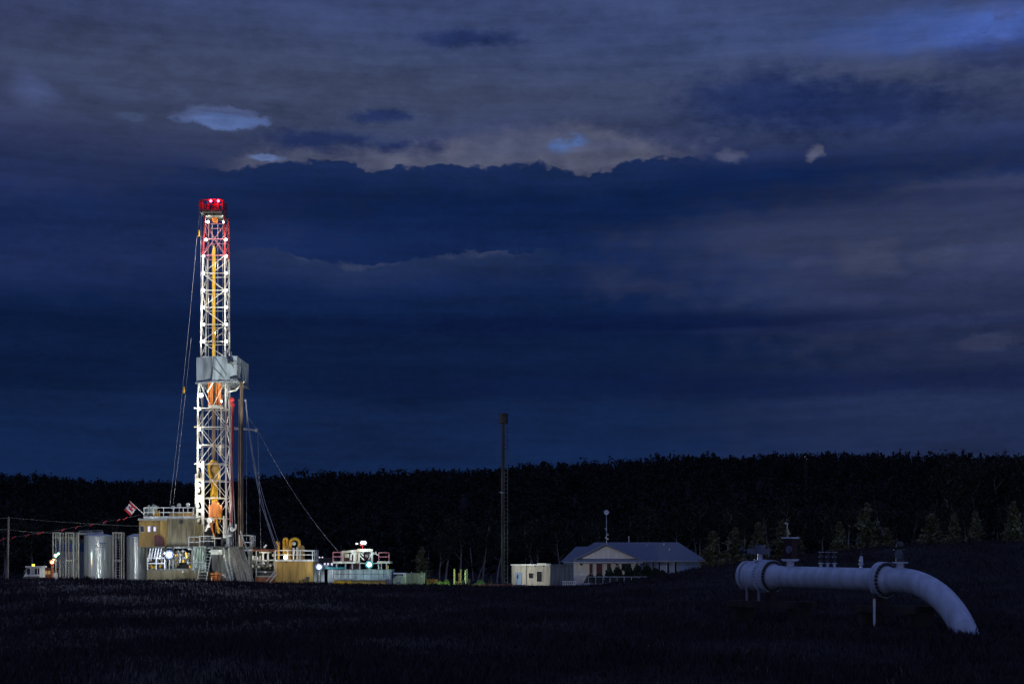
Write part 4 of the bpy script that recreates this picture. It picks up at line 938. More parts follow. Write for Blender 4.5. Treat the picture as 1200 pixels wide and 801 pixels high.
mb = MB(); pbox(mb,342.8,345.2,641.5,648,D-1.2,D-.8); mb.tube(q(344,655,D-1), q(344,648,D-1), .1); mb.ball(q(344.5,636.5,D-.6), .25); mb.tube(q(348.5,655,D-1), q(348.5,641,D-1), .16); pbox(mb,346.9,349,644,655,D-.9,D-.7); mb.build('gauge_box', M['mast_white'], dg)
mb = MB(); pbox(mb,325.2,327.6,634,655,D-.3,D); mb.beam(q(323.8,634.6,D-.2), q(328,634.6,D-.2), .2); mb.beam(q(324.2,635,D-.2), q(326,640,D-.2), .12); mb.build('davit_post', M['yellow'], dg)
MB().ball(q(334.4,652.8,177.6), .22, 10).build('lamp_glass', M['lamp_y'], dg, True)
light('degasser_light', q(334.4,651.4,176.8), 60, (1,.85,.5), dg); light('degasser_light', q(345,648,175.2), 110, (1,.93,.75), dg)
light('tank_side_light', q(345,668,168), 170, (1,.95,.85), oc, radius=.3)
# container with bright lamp
ct = thing('water_container', 'pale blue grey container behind the bright lamp right of the ochre tank', 'container', (X(374,178),178,G))
D = 178; pbox(MB(),368,384,661.5,684.5,D,182).build('shell', ribbed('ribbed pale container', (.50,.58,.62), .35), ct)
mb = MB(); pbox(mb,371.8,375.6,672,684,D-.4,D); mb.build('pump', M['grime'], ct)
fl = thing('white_floodlight', 'bright bluish white lamp in front of the pale container', 'floodlight', q(374,684,176.6))
light('white_floodlight_light', q(376,663,175.2), 62000, (.62,.70,1), fl, target=Vector((-16,85,0)), angle=36, blend=1)
MB().tube(q(374,684,176.6), q(374,665,176.6), .05).build('post', M['galv'], fl)
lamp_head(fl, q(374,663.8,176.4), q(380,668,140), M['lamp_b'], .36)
light('white_floodlight_light', q(374,663.8,175.5), 420, (.85,.95,1), fl, radius=.3)
dk = thing('control_unit', 'dark unit with three small lit windows behind the pale container', 'cabin', (X(383,184),184,G))
D = 184; pbox(MB(),370,394,654.6,684,D,187).build('wall', M['dark'], dk)
for a in (379.6, 383.4, 387.8): pbox(MB(),a,a+2.0,659.2,662.4,D-.05,D).build('window', M['window_lit'], dk)
pbox(MB(),377,394,652.8,654.5,D-.1,187.1).build('roof', M['dark'], dk)
for px in (374.5, 377.8): MB().ball(q(px,652.6,D-.2), .1, 8).build('lamp_glass', M['window_lit'], dk)
# mud tank + shakers
mk = thing('mud_tank', 'long pale grey mud tank with walkway and railing right of the bright lamp', 'tank', (X(420,178),178,G))
D = 178; pbox(MB(),380,458.8,666.6,685.5,D,182.5).build('shell', ribbed('ribbed mud tank', (.42,.49,.52), .6), mk)
mb = MB(); W_ = 176.6; pbox(mb,390.5,453,677.8,679.4,W_,D); mb.build('walkway', M['galv'], mk)
mb = MB(); rail(mb, [q(390.8,677.8,W_), q(452.4,677.8,W_)], Z(667,W_)-Z(677.8,W_), 3, .035, .95); mb.build('walkway_rail', M['grime'], mk)
mb = MB(); pbox(mb,391,411,679.8,685.5,W_+.1,D); mb.build('front_skid', M['yellow'], mk); mb = MB(); pbox(mb,411.3,452,680.2,686,W_+.1,D); mb.build('front_skid', M['ochre'], mk)
mb = MB()
for px in (389.8,398,404.5,411,448): mb.beam(q(px,677,D-.04), q(px,667,D-.04), .12)
mb.build('post', M['white'], mk)
tt = MB(); pbox(tt,376,403.5,664.2,666,177.4,178.6); o = tt.build('teal_pipe_cover', M['teal']); centre_origin(o); tag(o, 'long flat teal cover lying on the left end of the mud tank', 'cover')
sk = thing('shale_shaker', 'white shaker unit on a raised platform with pink ended railings above the mud tank', 'machine', (X(423,179),179,Z(666.6,178)))
D = 178
mb = MB(); pbox(mb,390,419,657.4,659.8,D-.3,182); pbox(mb,419,442,659,660,D,182); pbox(mb,442,456.6,657.2,659.8,D-.3,182); mb.build('platform', M['mast_white'], sk)
mb = MB()
for px in (394.5,405,413,421.5,443.5,447,453): mb.beam(q(px,666.6,D), q(px,659.5,D), .16)
mb.build('support_leg', M['galv'], sk)
mb = MB(); rail(mb, [q(390.3,657.4,D-.2), q(399.8,657.4,D-.2)], 1.15, 3, .06, 1.0); rail(mb, [q(444,657.4,D-.2), q(455.9,657.4,D-.2)], 1.1, 3, .06, 1.2); mb.build('guard_rail', M['pinkred'], sk)
mb = MB(); pbox(mb,403.8,409,648.2,652.6,D,D+1.2); pbox(mb,401,402.6,645,657,D,D+.3); pbox(mb,415.2,418,646,659,D,D+1)
mb.path([q(411,656,D),q(411,650,D),q(413.5,647.6,D),q(415,650,D),q(415,657,D)], .14, 8)
mb.beam(q(400.6,646.4,D), q(420,645,D), .3, .3); pbox(mb,419,421.4,643.2,659,D-.1,D+.4); pbox(mb,434.6,436.8,643.6,659,D-.1,D+.4); mb.beam(q(419,644.4,D), q(437,644.4,D), .35)
for a, b, c_, d_ in ((422,646,426,651),(436,650,441,646),(437,647,443,650),(421,650,427,656),(432,655,436,648)): mb.beam(q(a,b,D), q(c_,d_,D), .14)
mb.build('shaker_frame', M['mast_white'], sk)
mb = MB(); pbox(mb,423,433.6,646.4,656,D+.6,D+3); pbox(mb,402,416,652,657.4,D+.8,D+3); pbox(mb,410,421,660.5,666.6,D+.6,D+2); mb.build('screen_box', M['maroon'], sk)
mb = MB()
for k in range(8): mb.ball(q(404+k*4.3, 649+3*math.sin(k*2.2), D+.3), .25, 8)
mb.build('motor', M['galv'], sk, True)
pbox(MB(),453.4,455.2,662,666.4,D-.4,D).build('yellow_bin', M['yellow'], sk)
tl = thing('lamp_mast', 'short red mast with a glowing white lamp above the shaker unit', 'floodlight', q(426,644,178.2))
MB().tube(q(424.8,644,178.2), q(424.8,637.6,178.2), .07).build('post', M['mast_red'], tl); MB().beam(q(422,638,178.1), q(425,638,178.1), .2).build('bracket', M['mast_red'], tl)
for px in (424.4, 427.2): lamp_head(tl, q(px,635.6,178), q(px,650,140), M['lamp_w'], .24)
MB().tube(q(416.6,636.6,178.1), q(419.6,636.6,178.1), .12).build('small_head', M['white'], tl)
light('lamp_mast_light', q(426,635.4,177.2), 300, (1,.95,.9), tl, radius=.3)
light('lamp_mast_light', q(427,635.4,176.4), 24000, (1,.97,.93), tl, target=Vector((13,207,2.6)), angle=14, blend=.8)
light('lamp_mast_light', q(427,635.4,176.2), 34000, (1,.99,.93), tl, target=Vector((4.2,184.5,.9)), angle=20, blend=1)
fl = thing('cyan_floodlight', 'bright cyan white lamp on the front of the shaker unit', 'floodlight', q(433,666,176.8))
MB().tube(q(433,666.4,177.2), q(433,662,177.2), .06).build('post', M['galv'], fl)
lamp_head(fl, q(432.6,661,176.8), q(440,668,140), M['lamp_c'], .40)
light('cyan_floodlight_light', q(432.6,660.6,175.9), 260, (.6,.97,1), fl, radius=.3)
light('shaker_light', q(410,650,176), 110, (.95,.98,1), sk); light('shaker_light', q(450,652,175.5), 30, (.95,.98,1), sk); light('walkway_light', q(420,660,170), 80, (.75,.92,1), mk)
# grey storage container and round roofed hut
sc_ = thing('storage_container', 'plain grey storage container with a white left end', 'container', (X(487,176),176,G))
D = 176; pbox(MB(),476.2,497.6,671.2,686.5,D,180).build('shell', ribbed('ribbed grey container', (.22,.22,.24), .5), sc_)
pbox(MB(),472.4,476,671.6,686.5,D,180).build('end_wall', M['white'], sc_); pbox(MB(),461,475.8,670.8,672.3,D+1.5,180).build('roof_lip', M['white'], sc_)
for px in (482, 494): MB().tube(q(px,671.3,D+1), q(px,669.7,D+1), .055).build('vent_stub', M['galv'], sc_)
MB().lathe([(0,.14),(.08,.1)], q(494.2,674.6,D), (0,-1,0), 12).build('round_cover', M['galv'], sc_); pbox(MB(),496.8,497.9,671,686,D-.05,D).build('corner_post', M['galv'], sc_)
hr = thing('round_hut', 'small grey shelter with an arched roof left of the storage container', 'hut', (X(467,175),175,G))
D = 175; c = (X(460.6,D)+X(473.8,D))/2; hw = (X(473.8,D)-X(460.6,D))/2; zb_ = Z(680,D)
pts = [(c-hw,D,G-.2)]+[(c-hw*math.cos(t), D, zb_+(Z(673.6,D)-zb_)*math.sin(t)) for t in [math.pi*i/14 for i in range(15)]]+[(c+hw,D,G-.2)]
MB().prism(pts, (0,2.5,0)).build('wall', M['galv'], hr)
pts2 = [(c+dx*.55, D-.04, z if z > zb_ else G) for (dx, z) in [((p[0]-c), zb_+(p[2]-zb_)*.5-.4) for p in pts]]
MB().path([(c-hw*.55,D-.03,G),(c-hw*.5,D-.03,zb_-.5),(c-hw*.25,D-.03,zb_-.25),(c,D-.03,zb_-.18),(c+hw*.25,D-.03,zb_-.25),(c+hw*.5,D-.03,zb_-.5),(c+hw*.55,D-.03,G)], .08, 6).build('door_frame', M['grime'], hr)
light('container_light', q(462,668,170), 26, (.95,.97,1), sc_)
# low rusty bin, green lit mound, stakes, pile, pipes on ground
bn = thing('rusty_bin', 'low rust brown open bin right of the grey storage container', 'bin', (X(506,177),177,G))
D = 177; mb = MB(); pbox(mb,498.2,514,678.2,685,D,D+.12); pbox(mb,498.2,499,678.2,685,D,180); pbox(mb,513.2,514,678.2,685,D,180); pbox(mb,498.2,514,678.2,685,180,180.1); mb.build('bin_wall', M['rust'], bn)
mb = MB()
for px in (500,503,506,509,512): mb.beam(q(px,685,D-.03), q(px,678.4,D-.03), .1)
mb.build('bin_rib', M['rust'], bn)
light('green_ground_light', q(520,674,171), 1100, (.62,1,.30)); light('amber_ground_light', q(551,676,170), 60, (1,.55,.2))
light('teal_ground_light', q(566,674,174), 50, (.4,1,.75))
def mound(px0, px1, ytop, D, mat, name, label, seed, cat='mound'):
    rr = random.Random(seed); x0, x1 = X(px0,D), X(px1,D); n = 30; m_ = 10; vs = []; fs = []
    for j in range(m_+1):
        for i in range(n+1):
            u = i/n; v = j/m_; h = (math.sin(u*math.pi)**.6)*(math.sin(v*math.pi)**.7)*(.75+.25*math.sin(u*9+seed)+.2*rr.uniform(-1,1))
            x_ = x0+(x1-x0)*u; y_ = D+3.2*v; vs.append((x_, y_, float(height(x_,y_))-.05+max(0,h)*(Z(ytop,D)+.3-float(height(x_,y_)))*.9))
    for j in range(m_):
        for i in range(n): a = j*(n+1)+i; fs.append((a,a+1,a+n+2,a+n+1))
    o = MB().add(vs, fs).build(name, mat); centre_origin(o); tag(o, label, cat); return o
M['greengrass'] = paint('bright short grass', (.16,.26,.06), .9, var=.4, scale=5, streak=False, bump=1)
mound(496,524,681.6,173,M['greengrass'],'grass_mound','low grassy mound glowing green in the lamp light',1)
mound(511,530,679.6,174,M['greengrass'],'grass_mound','higher round grassy mound lit yellow green beside the stakes',2)
mound(529,540,681.6,174,M['greengrass'],'grass_mound','small lit grassy hump left of the dark stakes',5)
mound(550,574,681.0,175,M['greengrass'],'grass_mound','dim teal lit grass bank right of the stakes',3)
mound(569,583,677.0,176,M['soil'],'soil_heap','dark grey heap of soil left of the tall flare stack',4,'heap')
for px, y0, m, lab in ((532.6,666.4,'wood','tallest orange lit stake, first from the left'),(538.2,671,'rust','short brown stake, second from the left'),(540.2,667,'wood','pale stake in the middle of the row'),(545.4,668,'galv','thin grey stake, second from the right'),(547.4,666.2,'wood','greenish pale stake at the right of the row')):
    D = 173; mb = MB().tube(q(px,688,D), q(px,y0,D), .075 if px != 532.6 else .11, n=8); mb.tube(q(px,y0+.2,D), q(px,y0-.4,D), .09, .06, n=8); o = mb.build('marker_stake', M[m], None, True); centre_origin(o); tag(o, lab, 'stake', 'row of marker stakes')
for a, b, y0, lab in ((533.4,537,681.5,'left dark block between the stakes'),(541,544,680,'middle dark block between the stakes'),(548,551,678.6,'right dark block at the end of the stakes')):
    D = 172; mb = MB(); pbox(mb,a,b,y0,688,D,D+.5); pbox(mb,a+.4,b-.4,y0-1,y0,D+.1,D+.4); pbox(mb,a-.4,b+.4,687,688.5,D-.1,D+.6); o = mb.build('valve_box', M['black']); centre_origin(o); tag(o, lab, 'box', 'dark blocks among the stakes')
mb = MB(); mb.tube(q(552,686.3,173.5), q(615,686.3,178), .17, n=10); mb.tube(q(556,685.2,174), q(600,684.4,178), .12, n=8); o = mb.build('ground_pipeline', M['rust'], None, True); centre_origin(o); tag(o, 'low rust red pipes lying on the ground at the foot of the flare stack', 'pipe')
light('stack_foot_light', q(584,680,172), 18, (1,.45,.3))
# =============================================================== FLARE STACK
fs_ = thing('flare_stack', 'tall dark slender flare stack with caged ladder standing alone in the middle', 'stack', (X(589,178),178,G))
D = 178
mb = MB().tube((X(589.0,D),D,G-.2), (X(589.0,D),D,Z(495,D)), .20, n=20); mb.build('shaft', M['stack'] if 'stack' in M else M['brown'], fs_, True)
MB().lathe([(0,.3),(.12,.56),(1.15,.56),(1.17,.62),(1.28,.62),(1.28,.5),(1.0,.48)], (X(590,D),D,Z(496.5,D)), (0,0,1), 24).build('cap', M['stack'] if 'stack' in M else M['brown'], fs_, True)
mb = MB(); ladder(mb, (X(593,D),D-.1,G), (X(593,D),D-.1,Z(497,D)), .42, .05, .5)
for k in range(26):
    z = Z(680-k*7,D); mb.beam((X(590,D),D,z), (X(592,D),D-.1,z), .05)
mb.build('ladder', M['grime'], fs_)
mb = MB(); mb.beam(q(585,576,D-.2), q(589,577,D-.2), .1); mb.lathe([(0,.02),(0,.3),(.08,.3),(.08,.02)], q(589.3,577.5,D), (0,0,1), 16); mb.build('bracket', M['galv'], fs_)
light('stack_light', q(578,664,171), 30, (.6,1,.75), fs_)

for px_, pw_ in ((99,190),(110,230),(150,200)):  # added spots without fixtures, stacked to brighten and streak the tank shells
    for k in range(5): light('added_tank_spot', (X(px_,168),168,.9+k*.95), pw_*.62, (.97,1,.9), target=Vector((X(px_+4,182),182,.9+k*.95)), angle=140, radius=.05)
# =============================================================== TRAILER OFFICE
Ct = Vector((X(645,182),182,0)); ea = Vector((-4.91,3.5,0)).normalized(); eb = Vector((3.5,4.91,0)).normalized()
LA, LB = 6.1, 4.9; zg = -.62; zt = Z(661.8,184)
tr = thing('site_trailer', 'cream site trailer with a blue door and a boxy unit on its roof', 'trailer', (Ct.x,Ct.y,zg))
def tq(a, b, z): return Ct+ea*a+eb*b+Vector((0,0,z))
def obox(mb, a0, a1, b0, b1, z0, z1):
    return mb.hexa([tq(a0,b0,z0),tq(a1,b0,z0),tq(a1,b1,z0),tq(a0,b1,z0),tq(a0,b0,z1),tq(a1,b0,z1),tq(a1,b1,z1),tq(a0,b1,z1)])
def pa(px):  # distance along the door face for a photo column
    k = (px-600)/F; return (k*Ct.y-Ct.x)/(ea.x-k*ea.y)
obox(MB(),0,LA,0,LB,zg-.3,zt).build('wall', ribbed('trailer siding', (.40,.38,.30), .2), tr)
obox(MB(),-.12,LA+.12,-.12,LB+.12,zt,zt+.12).build('roof', M['galv'], tr)
mb = MB(); a = pa(617); obox(mb,a-.03,a+.03,-.05,-.0,zg,zt); obox(mb,-.04,.06,-.04,.0,zg,zt); obox(mb,LA-.06,LA+.03,-.04,0,zg,zt); mb.build('corner_trim', M['dark'], tr)
dm = obox(MB(),pa(611.6),pa(604.4),-.06,0,zg+.1,Z(670,186)).build('door', M['door'], tr)
obox(MB(),pa(607.6),pa(606.2),-.08,-.06,zg+1.2,zg+1.7).build('pane', M['glass'], dm)
for p0, p1, y0, y1 in ((625,620,671,677),(635.2,629.4,669,681)):
    f = obox(MB(),pa(p0+.6),pa(p1-.6),-.05,0,Z(y1+.7,184),Z(y0-.7,184)).build('window', M['cream'], tr); obox(MB(),pa(p0),pa(p1),-.07,-.05,Z(y1,184),Z(y0,184)).build('pane', M['glass'], f)
mb = MB(); obox(mb,1.2,2.6,.8,1.9,zt+.12,Z(659.4,184)); mb.build('roof_unit', M['cream'], tr)
mb = MB(); obox(mb,1.35,2.45,.74,.8,zt+.16,Z(660,184)-.05); mb.build('unit_grille', M['dark'], tr)
mb = MB(); 
for a in (pa(618.5),pa(627),pa(637)): mb.ball(tq(a,-.1,zt-.1), .09, 8)
mb.build('wall_lamp', M['galv'], tr)
# =============================================================== HOUSE
DH = 208.; ga = -.75
hs = thing('bungalow', 'low white bungalow with a wide blue grey hip roof and a cream front gable', 'house', (X(742,DH),DH,ga))
hx = lambda px, D=DH: X(px,D); hz = lambda y, D=DH: Z(y,D)
ze = hz(657.5)          # eave height
main0 = DH+2.6
mb = MB(); mb.box((X(664,main0),main0,ga-.5), (X(820,main0),main0+11,Z(657,main0)-.1)); mb.build('wall', M['sideshade'], hs)
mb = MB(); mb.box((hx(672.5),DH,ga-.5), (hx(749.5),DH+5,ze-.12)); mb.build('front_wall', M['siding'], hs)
def slab(mb, poly, t=.16): return mb.prism([Vector(p) for p in poly], (0,0,-t))
y0r, yr, y1r = main0-.7, main0+5.2, main0+11.5
xl, xr = X(660,y0r), X(827.5,y0r); xrl, xrr = X(697,yr), X(795,yr); zer = Z(656.3,y0r); zrr = Z(635,yr)
mb = MB(); slab(mb, [(xl+1.8,y0r,zer),(xr,y0r,zer),(xrr,yr,zrr),(xrl,yr,zrr)]); slab(mb, [(xr,y0r,zer),(xr,y1r,zer),(xrr,yr,zrr)]); slab(mb, [(xr,y1r,zer),(xl,y1r,zer),(xrl,yr,zrr),(xrr,yr,zrr)]); slab(mb, [(xl+1.8,y1r,zer),(xl+1.8,y0r,zer),(xrl,yr,zrr)])
mb.build('main_roof', M['roofing'], hs)
# left wing hip roof
wl0 = main0-.9; mb = MB(); zl = Z(657.6,wl0); zr2 = Z(640,wl0+4.5); a, b = X(659.4,wl0), X(705,wl0); c_, d_ = X(675,wl0+4.5), X(712,wl0+4.5)
slab(mb, [(a,wl0,zl),(b,wl0,zl),(d_,wl0+4.5,zr2),(c_,wl0+4.5,zr2)]); slab(mb, [(a,wl0+9,zl),(a,wl0,zl),(c_,wl0+4.5,zr2)]); slab(mb, [(b,wl0+9,zl),(a,wl0+9,zl),(c_,wl0+4.5,zr2),(d_,wl0+4.5,zr2)]); mb.build('wing_roof', M['roofing'], hs)
# front gable
gx0, gx1, gxm = hx(671.5), hx(751.5), hx(709.5); g0 = DH-.55; zap = Z(636.8,g0); zgb = Z(655.2,g0)
mb = MB()
slab(mb, [(gx0,g0,zgb-.05),(gxm,g0,zap),(gxm,yr,zap),(gx0,yr,zgb-.05)], .2); slab(mb, [(gxm,g0,zap),(gx1,g0,zgb-.05),(gx1,yr,zgb-.05),(gxm,yr,zap)], .2); mb.build('gable_roof', M['roofing'], hs)
k_ = .86
mb = MB(); mb.prism([(gxm+(gx0-gxm)*k_,DH-.1,zgb+.15),(gxm+(gx1-gxm)*k_,DH-.1,zgb+.15),(gxm,DH-.1,zap-.25)], (0,.2,0)); mb.build('gable_wall', M['siding'], hs)
mb = MB(); slab(mb, [(gx0-.1,g0-.5,hz(658.2)),(gx1+.1,g0-.5,hz(658.2)),(gx1-.5,DH-.02,zgb+.2),(gx0+.5,DH-.02,zgb+.2)], .14); mb.build('porch_roof', M['roofing'], hs)
mb = MB(); mb.beam((gx0-.1,g0-.52,hz(658.6)), (gx1+.1,g0-.52,hz(658.6)), .08, .2); mb.beam((X(751,y0r),y0r-.05,zer-.1), (xr,y0r-.05,zer-.1), .08, .22); mb.beam((xl,wl0-.04,zl-.1), (X(672,wl0),wl0-.04,zl-.1), .08, .2); mb.build('gutter', M['galv'], hs)
mb = MB(); mb.tube((hx(668.4),wl0,ga), (hx(668.4),wl0,zl-.2), .06); mb.tube((hx(751),DH+2.2,ga), (hx(751),DH+2.2,zer-.2), .07); mb.build('downpipe', M['siding'], hs)
for p0, p1, y0, y1, m, nm in ((690.8,694.4,660,671.5,'maroon','window'),(698.8,705.8,659.8,678,'maroon','door'),(711.4,715.8,660,668.5,'maroon','window'),(728.4,739.5,660,668,'glass','window')):
    f = MB(); f.box((hx(p0-1),DH-.05,hz(y1+.8)), (hx(p1+1),DH,hz(y0-.8))); fo = f.build(nm, M['siding'], hs); MB().box((hx(p0),DH-.08,hz(y1)), (hx(p1),DH-.05,hz(y0))).build('pane' if nm == 'window' else 'door_leaf', M[m], fo)
for px in (681, 722.5): MB().lathe([(0,.14),(.12,.16),(.2,.08)], (hx(px),DH,hz(661)), (0,-1,0), 12).build('wall_lamp', M['dark'], hs, True)
wm = lambda px: X(px,main0)
for p0, p1 in ((753.8,755.2),(764.5,766.2),(771.6,773.6),(781.8,784.2),(790.6,792.8)):
    f = MB(); f.box((wm(p0-1),main0-.05,Z(671.5,main0)), (wm(p1+1),main0,Z(657.4,main0))); fo = f.build('window', M['siding'], hs); MB().box((wm(p0),main0-.08,Z(671,main0)), (wm(p1),main0-.05,Z(658,main0))).build('pane', M['glass'], fo)
mb = MB().tube((X(737,yr),yr,zrr-.4), (X(737,yr),yr,Z(629,yr)), .11, n=10); mb.tube((X(737,yr),yr,Z(629,yr)), (X(737,yr),yr,Z(628,yr)), .16, n=10); mb.build('chimney_pipe', M['galv'], hs)
def on_roof(px, py):   # a point of the front roof slope seen at px, py
    t = np.linspace(0,1,200); Y_ = y0r+(yr-y0r)*t; Zr = zer+(zrr-zer)*t; i = int(np.argmin(abs(HZ-(Zr-CZ)/Y_*F-py))); return Vector((X(px,Y_[i]),Y_[i],Zr[i]))
for px, py in ((758,639.5),(784.5,644.5),(778,638.4)): p = on_roof(px,py); MB().tube(p-Vector((0,0,.05)), p+Vector((0,0,.3)), .1, n=8).build('roof_vent', M['white'], hs)
# antenna beside the house
an = thing('antenna_mast', 'slim antenna mast with a small dish on top behind the house gable', 'antenna', (X(711,212),212,ga))
D = 212; MB().tube((X(711.3,D),D,ga), (X(710.6,D),D,Z(599,D)), .1, .06, n=8).build('shaft', M['galv'], an)
MB().lathe([(0,.08),(.1,.3),(.16,.38),(.14,.38),(.05,.1)], q(710.6,600,D), (0,-1,.1), 16).build('dish', M['white'], an, True)
mb = MB()
for y, s in ((619,-1),(626,1),(629.5,-1),(631,1)): mb.beam(q(711,y,D), q(711+s*2,y,D), .1, .2)
mb.build('side_aerial', M['white'], an)
# fence in front of the house
fn = thing('rail_fence', 'white rail fence with mesh in front of the house shrubs', 'fence', (X(710,197),197,ga))
mb = MB(); FD = 197; P0, P1 = q(673,686,FD), q(765,684,FD); zt_ = Z(675.4,FD)
for i in range(12):
    t = i/11; x_ = P0.x+(P1.x-P0.x)*t; mb.beam((x_,FD,ga-.2), (x_,FD,zt_+.02), .09)
mb.build('post', M['white'], fn)
mb = MB(); mb.beam((P0.x,FD,zt_), (P1.x,FD,zt_), .09); mb.beam((P0.x,FD,zt_-.95), (P1.x,FD,zt_-.95), .06); mb.build('top_rail', M['white'], fn)
mb = MB()
for i in range(60): x_ = P0.x+(P1.x-P0.x)*i/59; mb.tube((x_,FD+.02,zt_-1.0), (x_,FD+.02,zt_), .012, n=4)
mb.build('mesh', M['galv'], fn)
f2 = thing('short_railing', 'short white railing beside the front steps of the house', 'railing', (X(680,204),204,ga)); mb = MB(); rail(mb, [q(673,683,204), q(690,683,204)], 1.25, 3, .05, 1.0); mb.build('railing', M['white'], f2)
# pallets and low frames
for i, (p0, p1, y0, y1, D, lab) in enumerate(((660,675,680.6,687.6,182,'white slatted crate frame left of the low stack'),(675.5,690.5,683,688,184,'low pale pallet stack right of the crate frame'))):
    pt = thing('slatted_crate', lab, 'crate', (X((p0+p1)/2,D),D,-.6), 'pale crates by the trailer'); mb = MB()
    for dy in (0, 1.2):
        for y in (y0, y1-2 if i else (y0+y1)/2): mb.beam(q(p0,y,D+dy), q(p1,y+.3,D+dy), .1)
        k = 6
        for j in range(k+1): px = p0+(p1-p0)*j/k; mb.beam((X(px,D),D+dy,-.7), (X(px,D),D+dy,Z(y0,D)), .09)
    for px in (p0, (p0+p1)/2, p1): mb.beam(q(px,y0,D), q(px,y0,D)+Vector((0,1.2,0)), .09)
    mb.build('slats', M['white'], pt)
    mb = MB(); pbox(mb,p0+1,p1-1,y0+2.5,y1+1,D+.3,D+1); mb.build('contents', M['dark'], pt)
D = 186; mb = MB(); 
for k in range(4): pbox(mb,684+k*3.2,686.6+k*3.2,684.6-.3*(k%2),690,D,D+1)
o = mb.build('blue_drums_row', M['blue']); centre_origin(o); tag(o, 'row of small blue boxes right of the pale pallets', 'boxes')
# white marker pole beyond the rise
mp = thing('marker_pole', 'short white pole with an angled head behind the tall valve operator', 'pole', (X(923.5,190),190,float(height(X(923.5,190),190))))
MB().tube(mp.location, q(922.6,613,190), .09, n=8).build('shaft', M['mast_white'], mp); MB().beam(q(919.5,612.6,190), q(923.4,612.8,190), .16).build('cross_arm', M['mast_white'], mp); MB().beam(q(923.2,620.5,189.8), q(925,626,189.8), .2, .25).build('plate', M['mast_white'], mp)
for px, py, lab in ((943.3,535.2,'brighter tiny white light far off on the wooded ridge'),(945.4,537.2,'fainter tiny white light beside the brighter one on the ridge')):
    t = thing('distant_lamp', lab, 'lamp', q(px,py,420), 'tiny lights on the ridge'); MB().ball(q(px,py,420), .06 if px < 944 else .04, 8).build('lamp_glass', M['white_mid'], t); MB().tube((X(px,420),420,float(height(X(px,420),420))), q(px,py,420), .05, n=5).build('post', M['dark'], t)

# =============================================================== PIPELINE RISER
YC, YS_ = math.cos(math.radians(57)), math.sin(math.radians(57))
O = Vector((10.6,58.,1.98)); dr = Vector((YC,-YS_,-.014)).normalized(); hd = Vector((YC,-YS_,0)); sd = Vector((YS_,YC,0)); up = Vector((0,0,1))
pr = thing('pipeline_riser', 'large white pipeline with bolted flanges bending down into the grass', 'pipeline', (O.x+2,O.y-2,0))
R0 = .43
def at(t, s=0, z=0): return O+dr*t+sd*s+Vector((0,0,z))
MB().lathe([(0,R0),(5.85,R0)], O, dr, 64).build('straight_pipe', M['pipeold'], pr, True)
mb = MB(); mb.lathe([(.45,R0+.004),(.47,R0+.016),(.5,R0+.016),(.52,R0+.004)], O, dr, 48); mb.build('weld_seam', M['pipeold'], pr, True)
# elbow
A0 = at(6.75); Re = 3.3; pts = [at(5.85), at(6.3)]
for i in range(26):
    th = math.radians(80)*i/25; pts.append(A0+hd*(Re*math.sin(th))-up*(Re*(1-math.cos(th))))
MB().path(pts, R0*1.05, 64).build('elbow', M['pipeold'], pr, True)
for k in (3, 12, 20): mb = MB(); d_ = (pts[k+1]-pts[k]).normalized(); mb.lathe([(0,R0*1.05+.002),(.01,R0*1.05+.010),(.03,R0*1.05+.010),(.04,R0*1.05+.002)], pts[k], d_, 48); mb.build('weld_seam', M['pipeold'], pr, True)
def flange(t, w, rad, nb=28, two=True, name='flange'):
    MB().lathe([(t-w,R0+.01),(t-w,rad),(t-.012,rad),(t-.012,rad-.03),(t+.012,rad-.03),(t+.012,rad),(t+w,rad),(t+w,R0+.01)], O, dr, 72).build(name, M['pipeold'], pr, True)
    MB().lathe([(t+w,R0+.11),(t+w+.14,R0+.06),(t+w+.3,R0+.01),(t+w+.32,R0)], O, dr, 64).build('hub', M['pipeold'], pr, True)
    u = dr.cross(up).normalized(); v = dr.cross(u); bm_ = MB(); rb = rad-.085
    for i in range(nb):
        a = 2*math.pi*i/nb; c = O+dr*t+(u*math.cos(a)+v*math.sin(a))*rb
        bm_.tube(c-dr*(w+.07), c+dr*(w+.09), .036, n=8); bm_.tube(c+dr*w, c+dr*(w+.06), .062, n=6); bm_.tube(c-dr*(w+.055), c-dr*w, .052, n=6)
    bm_.build('bolts', M['dark'], pr, True)
flange(5.94, .14, .67, 26)
flange(-.08, .13, .67, 30)
# valve: body with two thick rings
MB().lathe([(-.22,R0+.01),(-.24,.60),(-.42,.63),(-.44,.58),(-1.0,.60),(-1.02,.62),(-1.28,.60),(-1.30,R0)], O, dr, 72).build('valve_body', M['pipeold'], pr, True)
MB().lathe([(-1.36,R0),(-1.36,.62),(-1.52,.62),(-1.56,.50),(-1.6,.2)], O, dr, 64).build('end_flange', M['pipeold'], pr, True)
MB().lathe([(-1.29,.40),(-1.29,.56),(-1.37,.56),(-1.37,.40)], O, dr, 64).build('gasket_gap', M['dark'], pr, True)
u = dr.cross(up).normalized(); v = dr.cross(u); bm_ = MB()
for i in range(34):
    a = 2*math.pi*i/34; c = O-dr*.43+(u*math.cos(a)+v*math.sin(a))*.61; bm_.tube(c-dr*.1, c+dr*.1, .035, n=8); bm_.ball(c+dr*.0+(u*math.cos(a)+v*math.sin(a))*.03, .05, 6)
bm_.build('body_bolts', M['pipeold'], pr, True)
mb = MB(); mb.tube(at(-.7,0,.55), at(-.7,0,.9), .11, n=20); mb.tube(at(-.7,0,.62), at(-.7,0,.68), .26, n=20); mb.build('valve_neck', M['pipeold'], pr, True)
